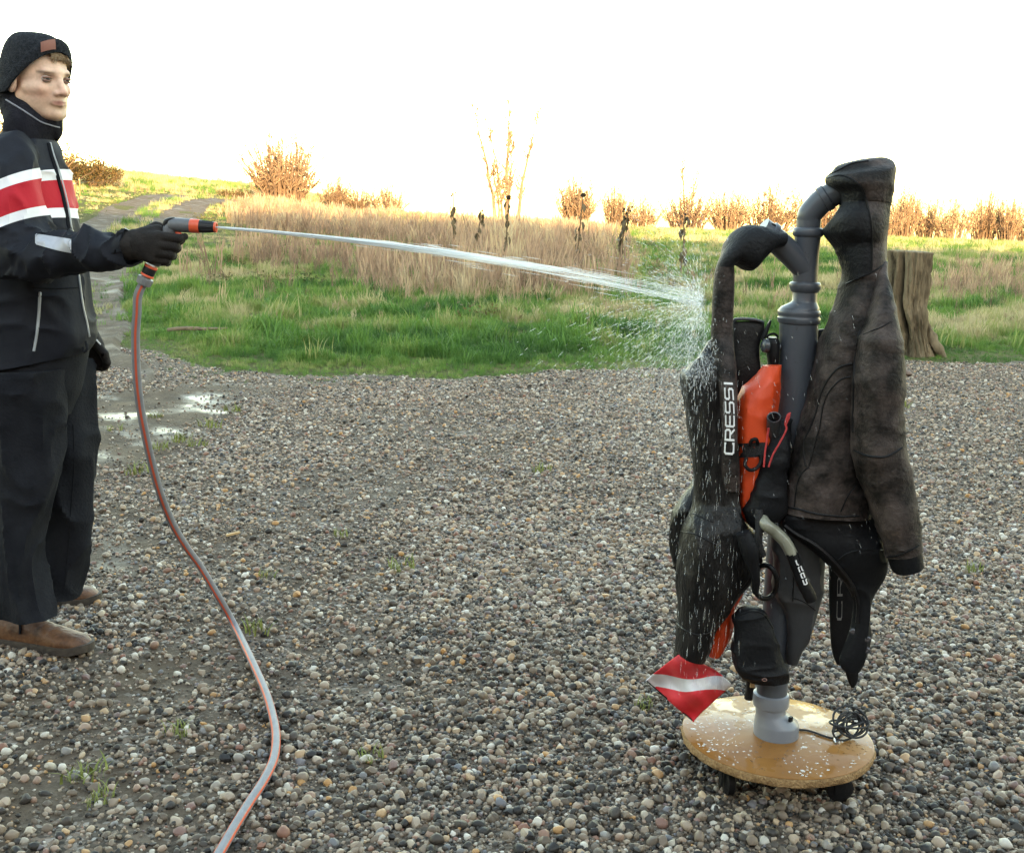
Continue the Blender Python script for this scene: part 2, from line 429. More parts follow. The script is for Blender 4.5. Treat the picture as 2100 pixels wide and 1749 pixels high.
# gravel yard: a sheet with an uneven far edge
n1, n2 = 300, 190
xg = np.linspace(-9, 9, n1); tg = np.linspace(0, 1, n2)
X = np.repeat(xg[:, None], n2, 1); E_ = yedge(xg)[:, None] + .12
Y = -6 + (E_ + 6) * tg[None] ** .7
P3 = np.stack([X, Y, 0 * X], -1)
Z = .012 * fbm(P3, 1.2, 3, 8) + .004 * fbm(P3, 9, 2, 2) - .03 * sstep(E_ - .35, E_, Y)
yard = tag(sheet('gravel_yard', X, Y, Z, ground_mat('gravel_soil', 'yard')), kind='structure')
def mudmask(x, y):
    P = np.stack([x, y, 0 * x], -1)
    a = np.exp(-(((x + 2.6) / 1.15) ** 2 + ((y - 6.6) / 3.0) ** 2) * 1.2) * 1.25
    a = np.maximum(a, np.exp(-(((x + 1.75) / .75) ** 2 + ((y - 4.5) / .9) ** 2)) * .95)
    a = np.maximum(a, np.exp(-(((x + 1.0) / .38) ** 2 + ((y - 3.05) / .3) ** 2)) * .75)
    a = np.maximum(a, np.exp(-(((x + 1.0) / .45) ** 2 + ((y - 2.35) / .22) ** 2)) * .8)
    return np.clip(a * 1.5 + .35 * fbm(P, 3.5, 3, 4) - .45, 0, 1)
mu = mudmask(X, Y).ravel()
at_ = yard.data.attributes.new('mud', 'FLOAT', 'POINT'); at_.data.foreach_set('value', mu.astype(np.float32))

# dirt track running up to the left, two ruts and a grassy middle
n2 = 17; cc = np.linspace(-1, 1, n2)
T = np.gradient(TRKF, axis=0); T /= np.linalg.norm(T, axis=1)[:, None]; Nn = np.stack([-T[:, 1], T[:, 0]], 1)
hw = 1.35 + .45 * sstep(120, 260, np.arange(len(TRKF))) + .12 * np.sin(np.arange(len(TRKF)) * .13) + .5 * sstep(340, 400, np.arange(len(TRKF)))
X = TRKF[:, 0:1] + Nn[:, 0:1] * cc * hw[:, None]; Y = TRKF[:, 1:2] + Nn[:, 1:2] * cc * hw[:, None]
P3 = np.stack([X, Y, 0 * X], -1)
Z = hz(X, Y) + .05 - .05 * np.exp(-((np.abs(cc) - .6) / .22) ** 2)[None] + .008 * fbm(P3, 2.5, 3, 1) - .12 * (np.abs(cc) > .95)[None] - .06 * (1 - sstep(7.5, 10, Y))
trk = tag(sheet('dirt_track', X, Y, Z, ground_mat('track_soil', 'yard', .1, .5)), kind='structure')
mu = np.clip(.75 + .4 * fbm(P3, 1, 2, 6), 0, 1).ravel()
at_ = trk.data.attributes.new('mud', 'FLOAT', 'POINT'); at_.data.foreach_set('value', mu.astype(np.float32))

# ------------------------------------------------------------------ gravel
def ico(sub):
    bm = bmesh.new(); bmesh.ops.create_icosphere(bm, subdivisions=sub, radius=1)
    V = np.array([v.co[:] for v in bm.verts]); F = [[v.index for v in f.verts] for f in bm.faces]; bm.free(); return V, F
IV, IF = ico(2)
stones = []
for k in range(10):
    v = IV * np.array([1, .62 + .3 * rng.random(), .5 + .25 * rng.random()])
    d = fbm(IV + k * 7.3, 1.1, 2, k)
    v = v * (1 + .22 * d[:, None])
    for _ in range(8):                                   # a few flat facets
        n = rng.normal(size=3); n /= np.linalg.norm(n); lim = .42 + .25 * rng.random()
        s = v @ n; v = v - n * np.maximum(0, s - lim)[:, None] * .85
    stones.append((v, IF))
def pts_in(y0, y1, dens, marg=.5):
    n = int(dens * (y1 - y0) * 2 * (.47 * y1 + marg)); y = rng.uniform(y0, y1, n); x = rng.uniform(-1, 1, n) * (.47 * y1 + marg)
    k = np.abs(x) < .47 * y + marg; return x[k], y[k]
px_, py_, sz = [], [], []
for y0, y1, dn, s in ((1.75, 3.4, 9000, .0042), (3.4, 5, 7500, .0043), (1.75, 3.2, 9600, .0059), (3.2, 4.6, 8600, .0056), (4.6, 6.6, 7600, .0054), (6.6, 9.2, 5000, .0058), (9.2, 11.5, 2400, .0066)):
    x, y = pts_in(y0, y1, dn); px_.append(x); py_.append(y); sz.append(s * np.exp(rng.normal(-.08, .58, len(x))))
x = np.concatenate(px_); y = np.concatenate(py_); sz = np.minimum(np.concatenate(sz), .0185)
P3 = np.stack([x, y, 0 * x], -1)
bare = np.clip(.85 - .25 * sstep(4.5, 6.5, y) + .8 * fbm(P3, 1.3, 3, 31) * (.35 + sstep(.3, -1.0, x)) - .45 * sstep(.1, -1.0, x) * sstep(5.5, 3.5, y) - .2 * sstep(.1, -1.0, x), 0.12, 1)
keep = (y < yedge(x) + .05 - .5 * rng.random(len(x)) ** 3) & (rng.random(len(x)) > .93 * mudmask(x, y)) & (rng.random(len(x)) < bare + .25)
x, y, sz = x[keep], y[keep], sz[keep]; P3 = P3[keep]; n = len(x)
z = .012 * fbm(P3, 1.2, 3, 8) + .004 * fbm(P3, 9, 2, 2) - .03 * sstep(yedge(x) - .25, yedge(x) + .1, y) + sz * rng.uniform(-.05, .55, n)
rot = np.stack([rng.normal(0, .35, n), rng.normal(0, .35, n), rng.uniform(0, 6.28, n)], 1)
tint = rng.random(n) ** (1 + .75 * sstep(4.2, 2.5, y) * (.55 + .45 * sstep(-1.2, .4, x)))          # stones near the rack are wetter and darker
GM = tint_mat('gravel_stone', [(0, (.018, .016, .015)), (.13, (.055, .044, .035)), (.30, (.145, .106, .076)), (.5, (.24, .182, .132)), (.64, (.33, .255, .19)), (.72, (.20, .092, .062)), (.77, (.12, .125, .135)), (.87, (.37, .30, .22)), (.925, (.38, .19, .065)), (.935, (.34, .30, .24)), (1, (.52, .48, .42))], rough=.5, trl=0, spec=.3, bump=.3)
scatter('gravel', stones, np.stack([x, y, z], 1), rot, sz, tint, rng.integers(0, 10, n), GM, 'wet multicoloured pebble gravel covering the yard', 'gravel')

# ------------------------------------------------------------------ grass
def tuft(nb, h, spread, w, bend=.5, seg=3, head=False):
    b = MB()
    for i in range(nb):
        a = rng.uniform(0, 6.28); r = spread * math.sqrt(rng.random()); o = np.array([math.cos(a) * r, math.sin(a) * r, -.02 * h])
        H = h * rng.uniform(.55, 1.15); d = rng.uniform(0, 6.28); dv = np.array([math.cos(d), math.sin(d), 0]); sv = np.array([-dv[1], dv[0], 0])
        be = H * bend * rng.uniform(.1, 1); V = []; ww = w * rng.uniform(.6, 1.2)
        for k in range(seg + 1):
            t = k / seg; c = o + dv * be * t ** 2 + np.array([0, 0, H * (t - .35 * bend * t ** 2)])
            q = ww * (1 - t) ** .7
            if head and k == seg - 1: q = ww * 2.2
            if k == seg: V.append(c)
            else: V += [c - sv * q, c + sv * q]
        F = [(2 * k, 2 * k + 1, 2 * k + 3, 2 * k + 2) for k in range(seg - 1)] + [(2 * seg - 2, 2 * seg - 1, 2 * seg)]
        b.add(V, F)
    return np.concatenate(b.V), b.F
def field_pts(y0, y1, dens, marg=1.0):
    return pts_in(y0, y1, dens, marg)
def spread_grass(name, protos, x, y, s, tint, mat_, label, tilt=.12, sink=.0):
    n = len(x); z = hz(x, y) + .05 * fbm(np.stack([x, y, 0 * x], -1), .6, 3, 5) * sstep(10, 16, y) - .02 - sink
    rot = np.stack([rng.normal(0, tilt, n), rng.normal(0, tilt, n), rng.uniform(0, 6.28, n)], 1)
    return scatter(name, protos, np.stack([x, y, z], 1), rot, s, tint, rng.integers(0, len(protos), n), mat_, label, 'grass')
GREEN = [(0, (.032, .095, .020)), (.25, (.064, .165, .030)), (.5, (.125, .225, .045)), (.72, (.25, .265, .10)), (1, (.44, .37, .22))]
GRM = tint_mat('grass_blade', GREEN, rough=.55, trl=.35, spec=.3)
lawn = [tuft(18, .14, .07, .0036, .6) for _ in range(5)]
xl, yl = [], []
for y0, y1, dn in ((8.0, 12, 330), (12, 16, 210), (16, 24, 110), (24, 36, 55), (36, 50, 26), (50, 86, 14)):
    x, y = field_pts(y0, y1, dn, 1.2); xl.append(x); yl.append(y)
x = np.concatenate(xl); y = np.concatenate(yl); P3 = np.stack([x, y, 0 * x], -1)
td = trk_dist(x, y)
ok = (y > yedge(x) - .85 * rng.random(len(x)) ** 4) & ((td > 1.15 + .45 * sstep(18, 36, y) + .35 * rng.random(len(x)) ** 2) | ((td < .42) & (rng.random(len(x)) < .8) & (y > 15)) | ((rng.random(len(x)) < .06) & (y < 20))) & ~((y < 8.9) & (x < -2.6) & (rng.random(len(x)) < .9))
x, y, P3, td = x[ok], y[ok], P3[ok], td[ok]
nz = fbm(P3, .9, 3, 12); nz2 = fbm(P3, 3.0, 2, 22)
near = y - yedge(x)
s = (.30 + .62 * sstep(.2, 1.6, near) + .55 * nz2 * sstep(.2, 1.5, near)) * (1 + .010 * np.maximum(0, y - 14) + .6 * sstep(20, 50, y) * sstep(2, -5, x))
clump = fbm(P3, 4.5, 2, 91); s = s * (1 + .55 * clump * sstep(.2, 1.2, near)) * np.where(rng.random(len(x)) < .07, 1.7, 1); s = s * (1 - .62 * sstep(22, 34, y) * sstep(6.5, 3.0, td) * (td > 1)); s = np.clip(s, .16, 3.2)
tint = .30 + .16 * nz2 + .26 * nz + .44 * sstep(11.8, 17, y) * (.55 + .9 * nz) + .10 * sstep(25, 45, y) + rng.normal(0, .10, len(x)) + .12 * fbm(P3, 4.5, 2, 93) + .18 * np.exp(-((near - .35) / .35) ** 2) - .12 * np.exp(-((y - 11.5) / 1.2) ** 2)
tint = np.clip(tint, 0, .97)
spread_grass('grass', lawn, x, y, s, tint, GRM, 'green grass growing between the gravel and the meadow', .15)

# straw coloured clumps standing in the lawn's far side
strawm = tint_mat('dry_stalk', [(0, (.16, .105, .078)), (.35, (.27, .18, .13)), (.6, (.36, .25, .175)), (.8, (.42, .32, .205)), (1, (.48, .39, .26))], rough=.8, trl=.4, spec=.15)
tall = [tuft(15, .62, .12, .0045, .35, 4, True) for _ in range(4)] + [tuft(13, .85, .10, .005, .22, 4, True) for _ in range(3)]
xl, yl = [], []
for y0, y1, dn in ((12, 17, 14), (17, 26, 16), (26, 40, 13), (40, 64, 10), (64, 84, 4)):
    x, y = field_pts(y0, y1, dn, 1.5); xl.append(x); yl.append(y)
x = np.concatenate(xl); y = np.concatenate(yl); P3 = np.stack([x, y, 0 * x], -1)
qx, qy = proj(np.stack([x, y, hz(x, y)], -1))
nz = fbm(P3, .45, 3, 41)
left = sstep(.00, .055, x / y + .262 + .02 * nz) * (1 - sstep(.03, .135, x / y + .03 * nz))
mask = left * sstep(16.5, 21, y + 2.2 * nz) + .22 * sstep(12.3, 15, y) * (1 - sstep(20, 30, y)) + .8 * sstep(.355, .40, x / y) * sstep(14, 17, y) * (1 - sstep(28, 34, y)) + .10 * sstep(52, 58, y) * (1 - left)
mask *= .22 + .85 * np.clip(.5 + 1.3 * nz, 0, 1)
ok = (rng.random(len(x)) < mask) & (trk_dist(x, y) > 1.8)
x, y, P3, nz = x[ok], y[ok], P3[ok], nz[ok]
s = np.clip((.36 + .68 * sstep(15.5, 21, y) - .45 * sstep(38, 54, y) + .3 * nz) * np.where(x / y < .1, .84, .5) * rng.uniform(.6, 1.25, len(x)), .25, 1.5)
s3 = np.stack([s * (1.1 + .012 * y), s * (1.1 + .012 * y), s], 1)
tint = np.clip(.42 + .35 * nz + rng.normal(0, .17, len(x)) + .16 * sstep(20, 14, y), 0, 1)
spread_grass('dry_meadow_grass', tall, x, y, s3, tint, strawm, 'tall dry brown grass of the winter meadow', .10)

# dark low leafy weeds inside the meadow
def leafclump(n, h, r, s):
    b = MB()
    for i in range(n):
        c = np.array([rng.normal(0, r), rng.normal(0, r), abs(rng.normal(0, h))]); a = rng.normal(size=3); a /= np.linalg.norm(a); q = np.cross(a, rng.normal(size=3)); q /= np.linalg.norm(q)
        L_ = s * rng.uniform(.6, 1.3)
        b.add([c - a * L_, c + q * L_ * .45, c + a * L_, c - q * L_ * .45], [(0, 1, 2, 3)])
    return np.concatenate(b.V), b.F
weedm = tint_mat('weed_leaf', [(0, (.04, .06, .02)), (.5, (.08, .095, .032)), (1, (.14, .10, .05))], rough=.6, trl=.25)
cl = [leafclump(90, .11, .2, .032) for _ in range(3)]
x, y = field_pts(14, 55, 1.6, 1.5); P3 = np.stack([x, y, 0 * x], -1); ok = (fbm(P3, .7, 3, 77) > .38) & (trk_dist(x, y) > 1.6) & (x / y < .2)
x, y = x[ok], y[ok]
spread_grass('meadow_weeds', cl, x, y, rng.uniform(.4, 1.15, len(x)), rng.random(len(x)), weedm, 'dark low leafy weeds among the dry grass', .1)

# ------------------------------------------------------------------ shrubs and trees
barkm = mat('bush_bark', (.10, .062, .042), .8, (.18, .115, .075), 3)
twigm = mat('bush_twig', (.13, .08, .052), .8, (.22, .14, .088), 4)
leafbr = tint_mat('hedge_leaf', [(0, (.035, .032, .014)), (.4, (.09, .06, .025)), (.75, (.17, .10, .04)), (1, (.25, .16, .06))], rough=.7, trl=.35, inst=False)
def coppice(ns, h, wid, seed, curve=.35):
    r = np.random.default_rng(seed); st, tw = MB(), MB()
    for i in range(ns):
        a = r.uniform(0, 6.28); q = math.sqrt(r.random()); base = np.array([math.cos(a), math.sin(a), 0]) * wid * .28 * q
        tip = np.array([math.cos(a), math.sin(a), 0]) * wid * .5 * q * r.uniform(.7, 1.6) + np.array([r.normal(0, .12), r.normal(0, .12), h * r.uniform(.35, 1.05) * (1.05 - .3 * q)])
        P = [base + (tip - base) * np.array([t ** 1.3, t ** 1.3, t ** .9]) + r.normal(0, .035, 3) * (t > 0) for t in np.linspace(0, 1, 6)]
        v, f = tube(P, np.linspace(.034, .011, 6) * r.uniform(.6, 1.2) * h / 2.6, 3, 0, False); st.add(v, f)
        for k in range(7):
            t = r.uniform(.3, .98); j = min(int(t * 5), 4); o = P[j] + (P[j + 1] - P[j]) * (t * 5 - j); L_ = h * r.uniform(.08, .22) * (1.25 - t)
            d = np.array([r.normal(0, .6), r.normal(0, .6), r.uniform(.3, 1)]); d /= np.linalg.norm(d)
            m1 = o + d * L_ * .5 + r.normal(0, .02, 3); e = o + d * L_ + np.array([0, 0, .1 * L_])
            v, f = tube([o, m1, e], np.array([.014, .011, .007]) * h / 2.6, 3, 0, False); tw.add(v, f)
            for z_ in range(2):
                d2 = d + r.normal(0, .6, 3); e2 = m1 + d2 * L_ * .45
                v, f = tube([m1, e2], np.array([.010, .007]) * h / 2.6, 3, 0, False); tw.add(v, f)
    return st, tw
def bare_shrub(ns, h, wid, seed):
    st, tw = coppice(ns, h, wid, seed)
    e = empty('bare_shrub', (0, 0, 0), 'x', 'shrub'); st.build('stems', barkm, e, True, True); tw.build('twigs', twigm, e, False, True); return e
def far_place(o, px, d, yaw, sc, dz=0):
    x = (px - 1050) / FPX * d * 1.02; o.location = (x, d, float(hz(x, d)) - .05 + dz); o.rotation_euler.z = yaw; o.scale = sc
shr = [bare_shrub(110, 2.6, 2.4, 1), bare_shrub(95, 2.6, 2.8, 2), bare_shrub(140, 2.6, 2.2, 3), bare_shrub(90, 2.6, 3.0, 4)]
used = [False] * 4
hedge = [  # px, distance, width scale, height scale, label
    (585, 60, 1.35, 1.42, 'wide orange bare bush standing alone above the dry meadow', 2),
    (690, 64, .62, .72, 'short bare shrub next to the wide orange bush', 0),
    (742, 65, .66, .66, 'middle one of three short bare shrubs on the meadow ridge', 1),
    (795, 64, .6, .74, 'short bare shrub on the ridge, nearest the multi-stemmed tree', 3),
    (1165, 70, .95, 1.2, 'bare fan-shaped shrub first to the right of the multi-stemmed tree', 2),
    (1245, 74, .7, 1.05, 'narrow bare shrub, left half of a touching pair', 0),
    (1298, 74, .75, 1.05, 'narrow bare shrub, right half of a touching pair', 3)]
hedge += [(1385, 78, .85, .72, 'bare shrub around the foot of the two thin poles', 1), (1467, 80, .8, .80, 'loose bare shrub between the thin poles and the branch arm', 0),
          (1545, 82, .95, .85, 'wide bare shrub directly above the branch arm\'s hooded strap', 3), (1640, 82, 1.0, .92, 'bare shrub just left of the bent pipe top', 1),
          (1700, 84, .8, .8, 'bare shrub half hidden by the bent pipe', 2), (1770, 84, .8, .82, 'bare shrub hidden behind the jacket hood', 0),
          (1815, 86, .62, .9, 'narrow bare shrub next to the jacket hood, left of the stump', 2), (1858, 87, .6, .82, 'bare shrub rising straight behind the tree stump', 1)]
hedge += [(p, d_, w_, h_, 'bare shrub in the far hedge row past the tree stump', k) for p, d_, w_, h_, k in
          ((1912, 86, .7, .92, 3), (1972, 88, .72, .9, 0), (2018, 87, .6, .78, 2), (2060, 88, .6, .86, 1), (2105, 88, .6, .8, 3), (2150, 88, .6, .8, 0))]
for i, (p, d_, w_, h_, lb, k) in enumerate(hedge):
    o = shr[k] if not used[k] else copy_tree(shr[k]); used[k] = True
    hh = h_ * 1.08 if p < 1310 else h_ * 1.8
    ww = w_ * 1.25 if p < 1310 else w_ * 1.6
    far_place(o, p, d_, rng.uniform(0, 6), (ww, ww, hh * rng.uniform(.85, 1.12))); tag(o, lb, 'shrub', 'bare shrubs along the field edge')

def poles(name, px, d, stems, label, seed):
    """slender multi-stemmed tree: stems = (dx top, height, radius)"""
    r = np.random.default_rng(seed); e = empty(name, (0, 0, 0), label, 'tree'); tw = MB()
    for j, (bx, dx, h, rad) in enumerate(stems):
        P = [np.array([bx + dx * t ** 1.25 + r.normal(0, .05) * (t > 0), r.normal(0, .12) * t, h * t]) for t in np.linspace(0, 1, 9)]
        v, f = tube(P, rad * np.linspace(1, .16, 9) + .004, 6, 0, True); mesh_obj('trunk', v, f, barkm, e, True, True)
        for k in range(44):
            t = r.uniform(.2, 1); q = min(int(t * 8), 7); o = P[q] + (P[q + 1] - P[q]) * (t * 8 - q); s_ = 1 if r.random() < .5 else -1
            L_ = r.uniform(.25, 1.0) * (1.2 - t * .7); d1 = np.array([s_ * r.uniform(.15, .6), r.normal(0, .4), r.uniform(.6, 1.1)])
            m1 = o + d1 * L_ * .5; e1 = o + d1 * L_ + r.normal(0, .06, 3)
            v, f = tube([o, m1, e1], [.030, .022, .014], 3, 0, False); tw.add(v, f)
            for z_ in range(3):
                e2 = m1 + (d1 + r.normal(0, .4, 3)) * L_ * .5; v, f = tube([m1, e2], [.019, .013], 3, 0, False); tw.add(v, f)
    tw.build('crown', twigm, e, False, True); far_place(e, px, d, 0, (1, 1, 1)); return e
poles('slender_tree', 1028, 62, [(-.55, -1.4, 6.3, .12), (-.15, -1.0, 5.4, .085), (.05, -.1, 6.8, .15), (.1, .05, 5.0, .07), (.55, 1.05, 6.1, .12), (-.3, -.5, 3.2, .07)], 'tall slender bare tree with several fanned stems on the ridge', 5)
poles('slender_tree', 1383, 78, [(-.1, -.35, 5.0, .10), (.1, .55, 4.2, .085)], 'pair of thin bare poles rising from the far hedge', 6)

def leafy_bush(seed, h, w, nl):
    r = np.random.default_rng(seed); e = empty('hedge_bush', (0, 0, 0), 'x', 'bush'); st, tw = coppice(26, h, w, seed)
    st.build('stems', barkm, e, True, True)
    lb = MB(); tv = []
    lobes = [(np.array([r.normal(0, w * .22), r.normal(0, w * .22), h * r.uniform(.3, .75)]), w * r.uniform(.16, .3)) for _ in range(9)]
    for i in range(nl):
        c0, rr = lobes[r.integers(9)]; d = r.normal(size=3); d /= np.linalg.norm(d); c = c0 + d * rr * r.random() ** .4 * np.array([1, 1, 1.1]); c[2] = max(c[2], .05)
        a = r.normal(size=3); a /= np.linalg.norm(a); q = np.cross(a, r.normal(size=3)); q /= np.linalg.norm(q); s_ = r.uniform(.035, .075)
        lb.add([c - a * s_, c + q * s_ * .6, c + a * s_, c - q * s_ * .6], [(0, 1, 2, 3)]); tv += [np.clip(r.normal(.5, .2) + .15 * vnoise(c[None], 1.5, seed)[0], 0, 1)] * 4
    o = lb.build('foliage', leafbr, e, False, True); a_ = o.data.attributes.new('tint', 'FLOAT', 'POINT'); a_.data.foreach_set('value', np.array(tv, np.float32))
    return e
lb = [leafy_bush(61, 2.2, 2.6, 2600), leafy_bush(62, 1.6, 2.6, 2400)]
ub = [False, False]
for p, d_, s_, hs, k, lab in ((40, 50, 1.1, 1.5, 0, 'tall brown leafy bush behind the man\'s shoulder'), (112, 52, .95, 1.25, 0, 'tall brown leafy bush in front of the man\'s chest'), (152, 54, .9, .98, 0, 'brown leafy bush directly behind the rope fence posts'),
                     (195, 56, .95, .95, 1, 'rounded brown hedge bush beside the green verge'), (228, 58, .8, .78, 1, 'lowest brown hedge bush at the bend of the track'),
                     (505, 61, .75, .40, 1, 'low dark scrub at the left foot of the wide orange bush'), (1690, 64, .6, .25, 1, 'low brown scrub in front of the far hedge')):
    o = lb[k] if not ub[k] else copy_tree(lb[k]); ub[k] = True
    far_place(o, p, d_, rng.uniform(0, 6), (s_, s_, hs)); tag(o, lab, 'bush', 'brown leafy hedge bushes')

# fence posts with a sagging rope
postm = mat('post_wood', (.16, .10, .04), .85, (.25, .16, .07), 6, .3, 30, stretch=(1, 1, .2))
tops = []
for px, d, h, rr, lab in ((158, 41, .78, .05, 'short round wooden post carrying the rope, beside the verge'), (174.5, 43, .86, .065, 'thick round wooden post where the rope ends'), (186, 47, .80, .028, 'thin wooden stake behind the rope posts')):
    x = (px - 1050) / FPX * d * 1.02; b = np.array([x, d, float(hz(x, d)) - .1])
    v, f = lathe([(rr, 0), (rr * .97, h * .5), (rr * .93, h + .06), (rr * .75, h + .1)], b, n=12)
    e = empty('fence_post', b, lab, 'post', 'rope fence posts'); mesh_obj('post', v, f, postm, e)
    v, f = lathe([(rr * 1.06, 0), (rr * 1.1, .02), (rr * 1.06, .045)], b + np.array([0, 0, h - .03]), n=12); mesh_obj('band', v, f, mat('rope', (.26, .22, .15), .9, (.34, .3, .22), 40), e)
    tops.append(b + np.array([0, 0, h]))
a0 = tops[0] + np.array([-2.2, -1.4, .1]); pts = []
for p, q in ((a0, tops[0]), (tops[0], tops[1])):
    for t in np.linspace(0, 1, 10, endpoint=q is tops[1]): pts.append(p + (q - p) * t - np.array([0, 0, .22 * 4 * t * (1 - t) * .6]))
v, f = tube(pts, .016, 6); tag(mesh_obj('fence_rope', v, f, MATS['rope']), 'pale rope sagging between the fence posts', 'rope')

# ------------------------------------------------------------------ dead sunflower stalks
stm = mat('sunflower_stalk', (.05, .034, .02), .85, (.12, .085, .05), 8); sfl = mat('sunflower_leaf', (.035, .030, .018), .8, (.085, .065, .035), 6); sfh = mat('sunflower_head', (.02, .014, .010), .9)
def sunflower(px, base, top, d, lean, lab, head, seed):
    r = np.random.default_rng(seed)
    b = at(px, base, d); b[2] = hz(b[0], b[1]); t = at(px + lean, top, d)
    e = empty('dead_sunflower', b, lab, 'sunflower', 'dead sunflowers in the meadow')
    P = [b + (t - b) * k + np.array([r.normal(0, .012), r.normal(0, .012), 0]) for k in np.linspace(0, 1, 7)]
    v, f = tube(P, np.linspace(.024, .012, 7), 6); mesh_obj('stalk', v, f, stm, e)
    for k in range(18):
        q = r.uniform(.25, .97); i = min(int(q * 6), 5); o = P[i] + (P[i + 1] - P[i]) * (q * 6 - i); a = r.uniform(0, 6.28); dv = np.array([math.cos(a), math.sin(a), 0]); sv = np.array([-dv[1], dv[0], 0])
        L_ = r.uniform(.07, .19); w = L_ * .30
        C = [o, o + dv * L_ * .35, o + dv * L_ * .55 + np.array([0, 0, -L_ * .5]), o + dv * L_ * .5 + np.array([0, 0, -L_ * 1.15])]
        V = [C[0], C[1] - sv * w * .6, C[1] + sv * w * .6, C[2] - sv * w, C[2] + sv * w, C[3]]
        mesh_obj('leaf', V, [(0, 1, 2), (1, 3, 4, 2), (3, 5, 4)], sfl, e)
    if head:
        v, f = lathe([(.01, -.03), (.05, -.012), (.062, .004), (.055, .02), (.03, .03), (.005, .026)], t, (r.normal(0, .4), -.8, -.45), 14); mesh_obj('flower_head', v, f, sfh, e)
    else:
        for j in range(3):
            o = t + np.array([r.normal(0, .05), r.normal(0, .05), -.04 * j]); v, f = lathe([(.006, -.02), (.028, -.006), (.03, .006), (.005, .018)], o, (r.normal(), r.normal(), -.4), 9); mesh_obj('seed_pod', v, f, sfh, e)
for i, a in enumerate(((932, 470, 395, 30, -2, 'small dead sunflower stalk, farthest left of the row on the ridge', 0), (975, 505, 432, 29, 14, 'dead sunflower leaning towards the big dark seed head', 0),
         (1036, 535, 405, 27, 7, 'dead sunflower with one big round black seed head', 1), (1180, 540, 400, 26, 16, 'tallest dead sunflower in front of the fan-shaped shrub', 1),
         (1262, 560, 425, 24, 28, 'bent dead sunflower left of the splash', 0), (1276, 580, 430, 24, 2, 'upright dead sunflower crossing the bent one', 0), (1396, 580, 440, 25, 10, 'dead sunflower directly behind the splash', 0))):
    sunflower(*a, seed=i + 3)

# ------------------------------------------------------------------ tree stump
YS = 12.1
rows = [(1832, 516, 1905, 520, YS, .21), (1829, 560, 1903, 562, YS, .21), (1826, 610, 1899, 610, YS, .20), (1830, 640, 1896, 645, YS, .20), (1839, 675, 1895, 680, YS, .20), (1843, 705, 1899, 705, YS, .22), (1842, 732, 1904, 732, YS, .25)]
V, F = px_loft(rows, D0, m=70, n=120, p=2.0)
V = V.reshape(70, 120, 3); C = V.mean(1, keepdims=True); dirv = V - C; dn = dirv / np.linalg.norm(dirv, axis=2, keepdims=True)
a = np.linspace(0, 2 * np.pi, 120, endpoint=False)[None, :]; zz = np.linspace(0, 1, 70)[:, None]
P3 = np.stack([np.cos(a) * 3 + 0 * zz, np.sin(a) * 3 + 0 * zz, zz * 2.2 + 0 * a], -1)
bark = .030 * np.abs(vnoise(P3 * np.array([1, 1, .5]), 3.6, 3)) + .016 * fbm(P3 * np.array([1, 1, .6]), 8, 3, 5) + .026 * fbm(P3, 1.2, 2, 7)
cr_a = np.pi * 1.23 + .25 * zz                                # deep vertical crack on the near left side
bark -= .15 * np.exp(-((np.angle(np.exp(1j * (a - cr_a)))) / (.12 + .05 * vnoise(P3, 2, 9))) ** 2) * sstep(.80, .6, zz) + .06 * np.exp(-(np.angle(np.exp(1j * (a - np.pi * 1.05))) / .5) ** 2) * sstep(.55, .7, zz)
bark += .10 * np.exp(-(np.angle(np.exp(1j * (a - np.pi * 1.95))) / .35) ** 2) * sstep(.75, 1, zz) ** 1.5
V = V + dn * bark[..., None]
st = empty('tree_stump', at(1872, 727, YS), 'grey brown sawn tree stump with cracked bark on the lawn', 'tree stump')
barks = mat('stump_bark', (.040, .031, .021), .95, (.18, .142, .095), 7, 1.0, 26, stretch=(1, 1, .3), stops=(.34, .6), spec=.1)
mesh_obj('trunk', V.reshape(-1, 3), ringfaces(70, 120, False, False), barks, st)
top = V[0]; c = top.mean(0); Vt = np.concatenate([top, c + (top - c) * .96 + np.array([0, 0, .012]), c + (top - c) * .5 + np.array([0, 0, .02]), [c + np.array([0, 0, .016])]])
Ft = ringfaces(3, 120, False, False) + [(240 + j, 240 + (j + 1) % 120, 360) for j in range(120)]
recalc(mesh_obj('cut_top', Vt, Ft, mat('cut_wood', (.10, .075, .045), .9, (.19, .15, .09), 14), st))
v, f = tube([at(1891, 640, YS - .04), at(1899, 668, YS - .08), at(1908, 692, YS - .11), at(1922, 715, YS - .13), at(1940, 738, YS - .15)], [.03, .05, .055, .05, .035], 20, 50)
v = v + .016 * fbm(v * np.array([1, 1, .6]), 16, 3, 3)[:, None]; mesh_obj('root', v, f, barks, st)

